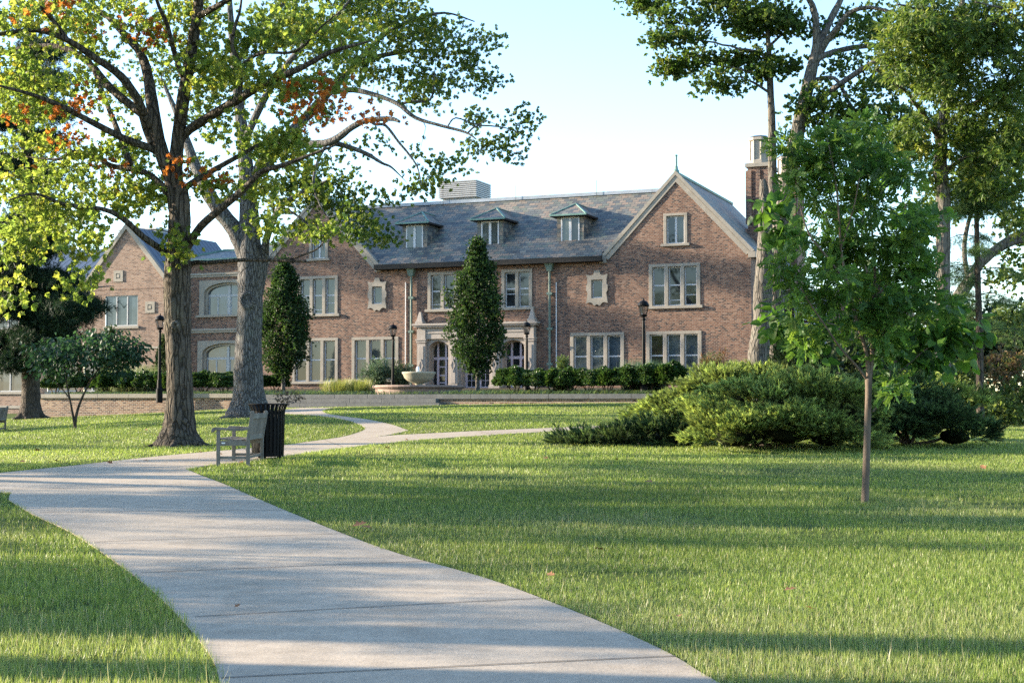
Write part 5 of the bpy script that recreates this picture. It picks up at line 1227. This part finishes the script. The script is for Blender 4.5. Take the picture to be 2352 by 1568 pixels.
grass_clump('blue_grass', 'tall soft blue green grass behind the right boxwoods at the lamp', tp(1462, 14.6), 1500, 1.45, 1.5, [(.05, .10, .06), (.07, .13, .075)], .016, .6)
grass_clump('blue_grass', 'soft blue green grass right of the right hand lamp', tp(1500, 14.8), 1500, 1.42, 1.5, [(.05, .10, .06), (.07, .13, .075)], .016, .6)
def wisp(x, off, h, rad, label, pal, n=420, name='feathery_shrub'):
    P = Plant(name, label, 'shrub', tp(x, off)); b = P.base; cl = []
    for i in range(26):
        a = rng.uniform(0, 6.283); l = rng.uniform(.25, 1); d = Vector((math.cos(a) * rad * l, math.sin(a) * rad * l, h * rng.uniform(.55, 1.0) * (1.1 - .35 * l)))
        P.limb([b, b + d * .5 + Vector((0, 0, .1 * h)), b + d], [.015, .003], 5, 3)
        for t in np.linspace(.2, 1, 14): cl.append(tuple(d * t + Vector((0, 0, .4 * h * t * (1 - t))) + Vector(rng.normal(size=3) * .06)))
    P.wood(M_barkD, 'stem'); P.leaves(cl, n / 100, .1, needles(9, .05, .7, .3, 6), .28, pal, M_leafN, name='foliage', droop=-1.2, flat=1)
wisp(868, 13.2, 1.75, .85, 'grey green feathery shrub left of the lamp by the fountain', [(.10, .16, .10), (.15, .2, .12), (.07, .12, .07)])
wisp(915, 12.8, 1.5, .7, 'olive feathery shrub behind the bowl fountain', [(.10, .13, .06), (.15, .17, .09), (.07, .10, .05)])
wisp(1640, 12.0, 1.9, .7, 'shrub with reddish tips under the right gable windows', [(.12, .13, .04), (.26, .11, .06), (.07, .11, .03)])
def cone(x, off, h, rad, label, pal, Y=None, sc=1, n=700, name='small_conifer', gz=None):
    p = Vector(tp(x, off)) if Y is None else Vector((at(x, 900, Y).x, Y, tz(at(x, 900, Y).x, Y)))
    if gz is not None: p.z = gz
    P = Plant(name, label, 'conifer', p); b = P.base
    P.limb([b + Vector((0, 0, -.1)), b + Vector((0, 0, h))], [.06, .01], 7, 3)
    t = rng.random(n) ** 1.4; a = rng.uniform(0, 6.283, n); r = rad * (1 - t) ** .8 * np.sqrt(rng.uniform(.2, 1, n)) * (1 + .2 * np.sin(a * 3 + t * 9))
    cl = np.stack([r * np.cos(a), r * np.sin(a), .1 + t * (h - .1)], -1)
    P.wood(M_barkD); P.leaves(cl, 4, .09, needles(12, .09, .9, .3, 7), .24 * sc, pal, M_leafN, name='foliage', droop=-.8, flat=1)
PAL_N = [(.03, .06, .025), (.05, .085, .03), (.09, .12, .04)]
cone(253, 12.5, 3.4, .8, 'narrow spire of an evergreen behind the dogwood, under the annex window', PAL_N)
cone(378, 12.0, 2.9, .8, 'young evergreen behind the left lamp, beside the shaggy oak trunk', PAL_N, n=900)
cone(1294, 14.6, 1.5, .3, 'tiny pale green upright evergreen under the right conduit', [(.10, .15, .05), (.14, .19, .06)], n=220)
cone(1812, 0, 2.9, 1.1, 'dense small evergreen between the pale trunks and the juniper', PAL_N, Y=46, n=1100)
cone(1880, 0, 2.4, 1.4, 'wide dark evergreen behind the main juniper', PAL_N, Y=45, n=1100)
# dry brown seedling before the steps
P = Plant('dry_shrub', 'small withered brown shrub in front of the stone steps', 'shrub', (at(655, 938, 60).x, 60, tz(at(655, 938, 60).x, 60)))
for q in ([(655, 940), (650, 915), (640, 900), (625, 895)], [(655, 940), (665, 910), (680, 895)], [(652, 930), (675, 918), (690, 920)], [(655, 935), (640, 918), (622, 915)]): P.limb(q, [.02, .006], 5, 3)
cl = P.blobs([(655, 912, 36, 20, 0, .6, 26)]); P.grow(cl, .006, .003); P.wood(M_barkD, 'stem'); P.leaves(cl, 7, .13, OVAL, .13, [(.10, .065, .045), (.07, .06, .035), (.13, .085, .06)], M_leafS, name='foliage')
# low planting along the top of the walls
u = rng.uniform(-26.5, 5, 15000); o_ = 17.3 - rng.random(15000) ** 1.6 * 4.5
keep_ = (np.abs(u + 6.6) > 0) & ~((np.abs(u - ((fp - Vector((HX, HY, 0))).dot(tu))) < 2.3) & (np.abs(o_ - 14.6) < 2.3))
u, o_ = u[keep_], o_[keep_]
Pw = np.array([HX, HY]) + u[:, None] * np.array([tu.x, tu.y]) + o_[:, None] * np.array([tn.x, tn.y]); n = len(u)
Pz = np.stack([Pw[:, 0], Pw[:, 1], 1.84 + (17.4 - o_) / 17.4 * .5 - .02], -1)
a = rng.uniform(0, 6.283, n); D = np.stack([np.cos(a) * .7, np.sin(a) * .7, np.ones(n)], -1); Nn = -np.stack([np.cos(a), np.sin(a), -.3 * np.ones(n)], -1)
tag(scatter('ground_cover', M_grass, blade(.11), Pz, D, -Nn, .30 * rng.uniform(.5, 1.3, n), pick([(.07, .12, .06), (.10, .15, .08), (.05, .09, .035), (.14, .17, .06)], n)), 'grey green strappy ground cover edging the terrace', 'ground cover', kind='stuff')

# ------------------------------------------------------------------ junipers
SPRAY = needles(26, .05, .75, .75, 12, .35)
def juniper(label, base, lumps, n, pal, size=.34, w=None):
    P = Plant('juniper_bush', label, 'juniper', base, 'spreading junipers'); b = P.base
    pts, dirs, hues = [], [], []
    tot = sum(l[2] * l[3] for l in lumps); core = MB()
    for (x, y, rx, ry, dd, rd) in lumps:
        y += 18; ry *= .76; c = at(x, y, b.y + dd) - b; px = (b.y + dd) / F; ax = np.array([rx * px, rd, ry * px]); cnp = np.array(c)
        k = int(n * rx * ry / tot); m = max(5, k // 42); v = unit(rng.normal(size=(m, 3))); v[:, 2] = np.where(v[:, 2] < -.3, -v[:, 2], v[:, 2]); v[:, 1] = np.where(rng.random(m) < .35, -np.abs(v[:, 1]), v[:, 1])
        pc = cnp + v * ax * rng.uniform(.78, 1.12, (m, 1)); pr = rng.uniform(.18, .38, m); hue = rng.uniform(.55, 1.4, m)
        j = rng.integers(0, m, k); e = unit(rng.normal(size=(k, 3)) + v[j] * .8); q = pc[j] + e * pr[j][:, None] * np.array([1.5, 1.5, .42]) * rng.uniform(.5, 1, (k, 1)); d = e * np.array([1, 1, .35]) + v[j] * .8 + np.array([-.2, -.1, .28]) + rng.normal(size=(k, 3)) * .25
        pts.append(q); dirs.append(d); hues.append(hue[j])
        P.limb([b + Vector((0, 0, .0)), b + c * .6, b + c * 1.0 + Vector((0, 0, ax[2] * .3))], [.05, .02], 5, 3)
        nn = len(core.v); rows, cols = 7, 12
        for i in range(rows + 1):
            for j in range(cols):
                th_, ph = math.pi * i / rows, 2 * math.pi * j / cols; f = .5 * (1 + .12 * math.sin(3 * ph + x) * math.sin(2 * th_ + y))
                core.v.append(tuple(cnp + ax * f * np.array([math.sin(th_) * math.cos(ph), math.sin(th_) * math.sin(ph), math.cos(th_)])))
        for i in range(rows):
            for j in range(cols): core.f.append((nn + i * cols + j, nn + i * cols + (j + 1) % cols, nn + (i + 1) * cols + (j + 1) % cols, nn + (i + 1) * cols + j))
    P.wood(M_barkD, 'stem')
    pts = np.vstack(pts); dirs = np.vstack(dirs); zt = T(pts[:, 0] + b.x, pts[:, 1] + b.y) - b.z; pts[:, 2] = np.maximum(pts[:, 2], zt + .05)
    core.build('dark_core', M_juncore, P.o, smooth=True)  # added solid core, coloured dark as the shaded inside of the bush
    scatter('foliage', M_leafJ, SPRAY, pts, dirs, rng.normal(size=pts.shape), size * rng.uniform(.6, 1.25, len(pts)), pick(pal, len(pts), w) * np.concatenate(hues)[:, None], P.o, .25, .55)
    return P
M_juncore = mottled('core_shade', (.012, .018, .008), (.03, .035, .016), 14, .95, 1.0, .05, bdist=.1)
PAL_J = [(.085, .12, .036), (.135, .175, .048), (.20, .24, .062), (.275, .31, .085)]
g = ground(1720, 1030); juniper('large sunlit spreading juniper left of the young tree', (g.x, 30.0, tz(g.x, 30)),
    [(1690, 985, 100, 52, -.6, 1.3), (1800, 975, 110, 62, -.7, 1.4), (1900, 985, 80, 52, -.5, 1.2), (1760, 920, 110, 55, .3, 1.5), (1850, 900, 100, 55, .4, 1.4), (1650, 940, 60, 42, .2, 1.0), (1940, 930, 80, 55, .3, 1.2), (1700, 900, 55, 35, .6, 1)], 8200, PAL_J, .27, [.3, .34, .24, .12])
juniper('dark low juniper reaching to the narrow path on the left of the group', (at(1450, 1015, 31.5).x, 31.5, tz(at(1450, 1015, 31.5).x, 31.5)),
    [(1340, 1002, 52, 18, 0, .8), (1420, 1000, 70, 26, 0, 1), (1510, 990, 70, 38, .2, 1.1), (1560, 1000, 45, 30, -.2, .9)], 2600, [(.03, .052, .022), (.05, .08, .03), (.075, .11, .036)], .27)
juniper('upper juniper with long tips in front of the right boxwoods', (at(1620, 960, 35).x, 35.0, tz(at(1620, 960, 35).x, 35)),
    [(1560, 930, 75, 40, 0, 1.1), (1640, 870, 80, 34, .6, 1.2), (1710, 880, 70, 42, .6, 1.2), (1600, 900, 60, 32, .4, 1), (1530, 960, 60, 34, 0, .9), (1740, 855, 50, 22, .8, .8)], 4600, PAL_J[:3], .28)
juniper('shaded juniper behind the young tree trunk, right end of the group', (at(2090, 1020, 31).x, 31.0, tz(at(2090, 1020, 31).x, 31)),
    [(2020, 970, 80, 60, 0, 1.3), (2110, 960, 90, 60, 0, 1.3), (2190, 985, 60, 42, 0, 1.1), (2060, 910, 80, 50, .8, 1.2), (1990, 900, 60, 40, .8, 1)], 4600, [(.03, .052, .022), (.045, .075, .028), (.065, .10, .034)], .28)  # shade on this bush is put into its darker leaf palette
juniper('back juniper with a pale top behind the shaded one', (at(2150, 960, 38).x, 38.0, tz(at(2150, 960, 38).x, 38)),
    [(2140, 900, 70, 50, 0, 1.2), (2200, 920, 60, 44, 0, 1.2), (2090, 880, 60, 40, 0, 1)], 2600, PAL_J, .28)

# ------------------------------------------------------------------ thicket and trees at the far right
def thicket(label, x, y, Y, rx, ry, rd, n, pal, size=.14, cat='bush', name='thicket_shrub', per=14, tm=None):
    b = at(x, y + ry, Y); P = Plant(name, label, cat, (b.x, Y, tz(b.x, Y)), 'thicket at the right edge of the lawn')
    P.limb([P.base + Vector((0, 0, -.2)), (x, y)], [.08, .03], 7, 3)
    cl = P.blobs([(x, y, rx, ry, 0, rd, n)]); P.grow(cl, .02, .005); P.wood(M_barkD, 'stem')
    P.leaves(cl, per, .3, tm or OVAL_R, size, pal, M_leafB, name='foliage', droop=.4)
PAL_T = [(.05, .085, .024), (.09, .13, .03), (.15, .18, .045)]; PAL_R = [(.13, .10, .045), (.20, .11, .055), (.10, .12, .035)]
thicket('sunlit green thicket shrub left of the conifer trunk', 2200, 900, 52, 70, 75, 1.8, 60, PAL_T)
thicket('reddish brown thicket shrub right of the conifer trunk', 2315, 850, 53, 55, 60, 1.8, 50, PAL_R)
thicket('green thicket shrub at the lower right, below the reddish one', 2310, 935, 51, 60, 50, 1.6, 48, PAL_T)
thicket('dark thicket shrub between sapling and conifer', 2110, 860, 54, 70, 90, 1.8, 60, PAL_T[:2])
thicket('green thicket shrub cut by the right edge of the photo', 2400, 900, 52, 60, 90, 2, 50, PAL_T)
PAL_K = [(.02, .035, .015), (.03, .05, .018), (.045, .065, .022)]
thicket('sunlit pale green bush behind the sapling, left of the conifer trunk', 2170, 740, 56, 60, 60, 2, 46, [(.08, .13, .03), (.12, .17, .035), (.17, .21, .045)], .15)
thicket('pale green bush at the right edge under the leaning tree limb', 2330, 740, 57, 50, 45, 2, 30, [(.08, .12, .03), (.12, .16, .04)], .15)
thicket('far dark tree behind the conifer, right of its trunk', 2310, 780, 78, 60, 80, 3, 70, PAL_K, .3, 'tree', 'distant_tree')
thicket('far dark tree low behind the leaning tree', 2220, 800, 80, 60, 80, 3, 70, PAL_K, .3, 'tree', 'distant_tree')
thicket('far rounded tree cut by the right edge of the photo', 2390, 770, 76, 55, 90, 3, 60, PAL_K, .3, 'tree', 'distant_tree')
thicket('far dark tree seen below the sapling leaves', 2130, 820, 82, 60, 80, 3, 60, PAL_K, .3, 'tree', 'distant_tree')
thicket('far dark shrubbery right of the hall corner', 1960, 840, 70, 110, 70, 2.5, 70, PAL_K, .26, 'bush', 'distant_shrub')
# ------------------------------------------------------------------ lawn blades
def fbm(X, Y, s, seed):
    r = np.random.default_rng(seed); o = np.zeros(len(X))
    for k in range(5):
        a = r.uniform(0, 6.28, 4); f = s * 1.9 ** k
        for q in a: o += np.sin((X * math.cos(q) + Y * math.sin(q)) * f + r.uniform(0, 6.28)) * .5 ** k
    return o / 4
def lawn(n, y0, y1, h, wdt, name, pw=2.0, keep=None):
    """blades over the wedge seen from the path; thinner and denser close by"""
    t = rng.random(n)
    Y = y0 * (y1 / y0) ** t if pw == 2 else np.sqrt(y0 ** 2 + t * (y1 ** 2 - y0 ** 2))
    X = (rng.random(n) * 2 - 1) * (.41 * Y + .8)
    ok = ~inside_np(X + .035 * fbm(X, Y, 5, 11) + .02 * rng.normal(size=n), Y + .035 * fbm(X, Y, 5, 12) + .02 * rng.normal(size=n), PP)
    oc = (X - HX) * tn.x + (Y - HY) * tn.y; uc = (X - HX) * tu.x + (Y - HY) * tu.y
    ok &= ~((oc < 17.7) & (uc > -27.2)) & ~((oc < 18.9) & (uc > -14.2) & (uc < -3.9))
    X, Y = X[ok], Y[ok]; return X, Y
gP, gD, gN, gS, gC, gW = [], [], [], [], [], []
X, Y = lawn(950000, 5.2, 66.0, 0, 0, '')
gq = Gt.base; thin = fbm(X, Y, 1.6, 31); kp = ~(((thin > .62) & (rng.random(len(X)) < .7)) | ((np.hypot(X - gq.x, Y - gq.y) < .3 + .1 * thin) & (rng.random(len(X)) < .85)) | ((np.hypot(X - A.base.x, Y - 33) < 1.2 + .3 * thin) & (rng.random(len(X)) < .6)))
X, Y = X[kp], Y[kp]
n = len(X); Z = T(X, Y)
patch = fbm(X, Y, .55, 3); dry = fbm(X, Y, .9, 5)
near = np.clip((14 - Y) / 8, 0, 1)
h = (.037 + .012 * patch + .012 * rng.normal(size=n)) * (1 + .15 * near) + .01 * np.clip(Y / 40, 0, 1); h = np.clip(h, .02, .13)
wd = np.clip(.0014 + .00026 * Y, .0032, .018)
a = rng.uniform(0, 6.283, n); ln = np.abs(rng.normal(0, 1.05, n)) + .15
D = np.stack([np.cos(a) * ln, np.sin(a) * ln, np.ones(n)], -1); Nn = np.stack([np.cos(a), np.sin(a), -.3 * np.ones(n)], -1)
col = pick([(.12, .18, .034), (.18, .245, .046), (.25, .305, .07), (.34, .36, .13)], n, [.3, .36, .24, .1])
tone = fbm(X, Y, .3, 21)[:, None]; col = col * (1 + .35 * tone) * np.array([1, 1, 1]) + np.clip(tone, 0, 1) * np.array([.03, .012, 0])
dm = np.clip(dry * 1.3 - .05 + .5 * near, 0, 1)[:, None] * (rng.random((n, 1)) < .6)
col = col * (1 - dm * .62) + np.array([.27, .27, .14]) * dm * .62
straw = (rng.random(n) < .02 + .05 * near); col[straw] = (.40, .34, .20)
stalk = (rng.random(n) < .012 * np.clip((20 - Y) / 10, 0, 1) * (dry > -.1)); h[stalk] *= 2.3; col[stalk] = (.36, .33, .19)
bins = [(0, 9), (9, 14), (14, 24), (24, 40), (40, 70)]
# every band is merged into one lawn mesh, wider blades farther off
V_, F_, C_ = [], [], []
tmplA = blade(1.0)
V = np.array(tmplA[0], float); k = len(V)
D = unit(D); Sd = unit(np.cross(D, Nn)); N2 = np.cross(Sd, D)
hh = h[:, None, None]
W = np.stack([X, Y, Z], -1)[:, None] + (V[None, :, 0:1] * wd[:, None, None]) * Sd[:, None] + hh * V[None, :, 1:2] * D[:, None] - hh * V[None, :, 2:3] * N2[:, None] * 1.0
me = bpy.data.meshes.new('lawn_grass')
me.vertices.add(n * k); me.vertices.foreach_set('co', W.reshape(-1).astype(np.float32))
fl = np.concatenate([np.array(f) for f in tmplA[1]]); lens = np.array([len(f) for f in tmplA[1]])
li = (fl[None] + (np.arange(n) * k)[:, None]).reshape(-1); me.loops.add(len(li)); me.loops.foreach_set('vertex_index', li.astype(np.int32))
Ls = np.tile(lens, n); me.polygons.add(len(Ls)); me.polygons.foreach_set('loop_start', np.concatenate([[0], np.cumsum(Ls)[:-1]]).astype(np.int32)); me.polygons.foreach_set('loop_total', Ls.astype(np.int32))
me.update(calc_edges=True)
ca = me.color_attributes.new('col', 'FLOAT_COLOR', 'POINT')
shade = np.array([.75, .75, 1, 1.1, 1.25, 1.1, 1])
cc = (col * rng.uniform(.75, 1.25, (n, 1)))[:, None, :] * np.ones((1, k, 1))
ca.data.foreach_set('color', np.concatenate([cc, np.ones((n, k, 1))], -1).reshape(-1).astype(np.float32))
tag(link('lawn_grass', me, None, M_grass), 'short mown lawn grass on both sides of the concrete path', 'grass', kind='stuff')
del W, li, cc
# fallen leaves
def fallen(x, y, s, label, col):
    g = ground(x, y); V, Fc = OAK; m = bpy.data.meshes.new('fallen_leaf')
    M = Matrix.Rotation(random.uniform(0, 6.28), 3, 'Z') @ Matrix.Rotation(random.uniform(-.4, .4), 3, 'X') @ Matrix.Rotation(random.uniform(-.6, .6), 3, 'Y')
    m.from_pydata([tuple(M @ Vector(((p[0]) * s, (p[1] - .5) * s, p[2] * s + .15 * s * (p[1] - .5) ** 2))) for p in V], [], Fc)
    o = link('fallen_leaf', m, None, M_dead); o.location = (g.x, g.y, g.z + .045 if not inside((g.x, g.y), PP) else g.z + .03); tag(o, label, 'leaf', 'fallen leaves on the lawn')
M_dead = mottled('dead_leaf', (.17, .07, .03), (.28, .13, .055), 14, .7, .2)
for x, y, s, lb in [(1375, 1272, .13, 'curled brown leaf on the lawn, middle of the right foreground'), (826, 1214, .17, 'large brown leaf beside the right path edge in shade'), (842, 1220, .12, 'smaller brown leaf touching the large one by the path edge'), (1815, 1367, .10, 'orange brown leaf on the lawn in the right foreground'),
                  (1862, 1412, .09, 'dark brown leaf just below the orange one, right foreground'), (1490, 1113, .16, 'pale brown leaf in front of the sunlit juniper'), (170, 1320, .07, 'small rust leaf on the grass left of the path'), (2258, 1079, .17, 'brown leaf right of the young tree'),
                  (1265, 1332, .09, 'brown leaf lying close to the right path edge'), (1130, 931, .35, 'brown leaf cluster on the far lawn before the steps'), (545, 1400, .05, 'tiny leaf lying on the concrete path'), (1560, 1430, .08, 'small leaf in the grass near the right path edge')]:
    fallen(x, y, s, lb, None)

litter = None
for i in range(28):
    x, y = (rng.uniform(40, 560), rng.uniform(985, 1068)) if i < 18 else (rng.uniform(700, 1500), rng.uniform(950, 1060))
    fallen(x, y, rng.uniform(.09, .15), 'small dry brown leaf among others strewn on the far lawn under the oaks', None)
# ------------------------------------------------------------------ trees standing beyond the left edge and behind the viewer
def stand(src, x, y, rz, s, label, z=None):
    o = copy_tree(src); o.location = (x, y, tz(x, y) - .1); o.rotation_euler = (0, 0, rz); o.scale = (s, s, s); o['label'] = label; o['group'] = 'unseen trees beyond the left edge of the photo'
for i, (x, y, rz, s, src) in enumerate(OFFTREES):  # left trees cast shade; those behind the viewer are added for window reflections
    stand({'A': A.o, 'B': Bt.o, 'S': C2.o, 'C': Ct.o}[src], x, y, rz, s, 'unseen tree outside the frame')

# ------------------------------------------------------------------ daylight and camera
w = bpy.data.worlds.new('World'); scene.world = w; w.use_nodes = True
nt = w.node_tree; nt.nodes.clear()
sky = N(nt, 'ShaderNodeTexSky', _sky_type='NISHITA'); sky.sun_disc = False
sky.sun_elevation = R(SUN_EL); sky.sun_rotation = R(SUN_ROT)
sky.air_density = 1.0; sky.dust_density = .35; sky.ozone_density = 2.5; sky.altitude = 200
bg = N(nt, 'ShaderNodeBackground', Strength=SKY_STR); ow = N(nt, 'ShaderNodeOutputWorld')
L(nt, sky.outputs[0], bg.inputs[0]); L(nt, bg.outputs[0], ow.inputs[0])
ld = bpy.data.lights.new('sun', 'SUN'); ld.energy = SUN_STR; ld.angle = R(.53); ld.color = (1.0, .86, .66)
sun = bpy.data.objects.new('sun', ld); C.objects.link(sun)
az = R(SUN_ROT)       # clockwise from +Y
sd = Vector((math.sin(az) * math.cos(R(SUN_EL)), math.cos(az) * math.cos(R(SUN_EL)), math.sin(R(SUN_EL))))
sun.rotation_euler = sd.to_track_quat('Z', 'Y').to_euler(); sun.location = sd * 60

cam = bpy.data.cameras.new('camera'); cam.sensor_width = 36; cam.lens = F / 2352 * 36; cam.clip_end = 2000; cam.clip_start = .1
co_ = bpy.data.objects.new('camera', cam); C.objects.link(co_); co_.location = (0, 0, EYE); co_.rotation_euler = (math.pi / 2 + PITCH, 0, 0)
scene.camera = co_
scene.view_settings.view_transform = 'Standard'; scene.view_settings.look = 'None'; scene.view_settings.exposure = EXPO; scene.view_settings.gamma = 1
scene.render.engine = 'CYCLES'
scene.cycles.max_bounces = 6; scene.cycles.transparent_max_bounces = 8; scene.cycles.diffuse_bounces = 3; scene.cycles.glossy_bounces = 3; scene.cycles.transmission_bounces = 4
scene.cycles.use_denoising = False
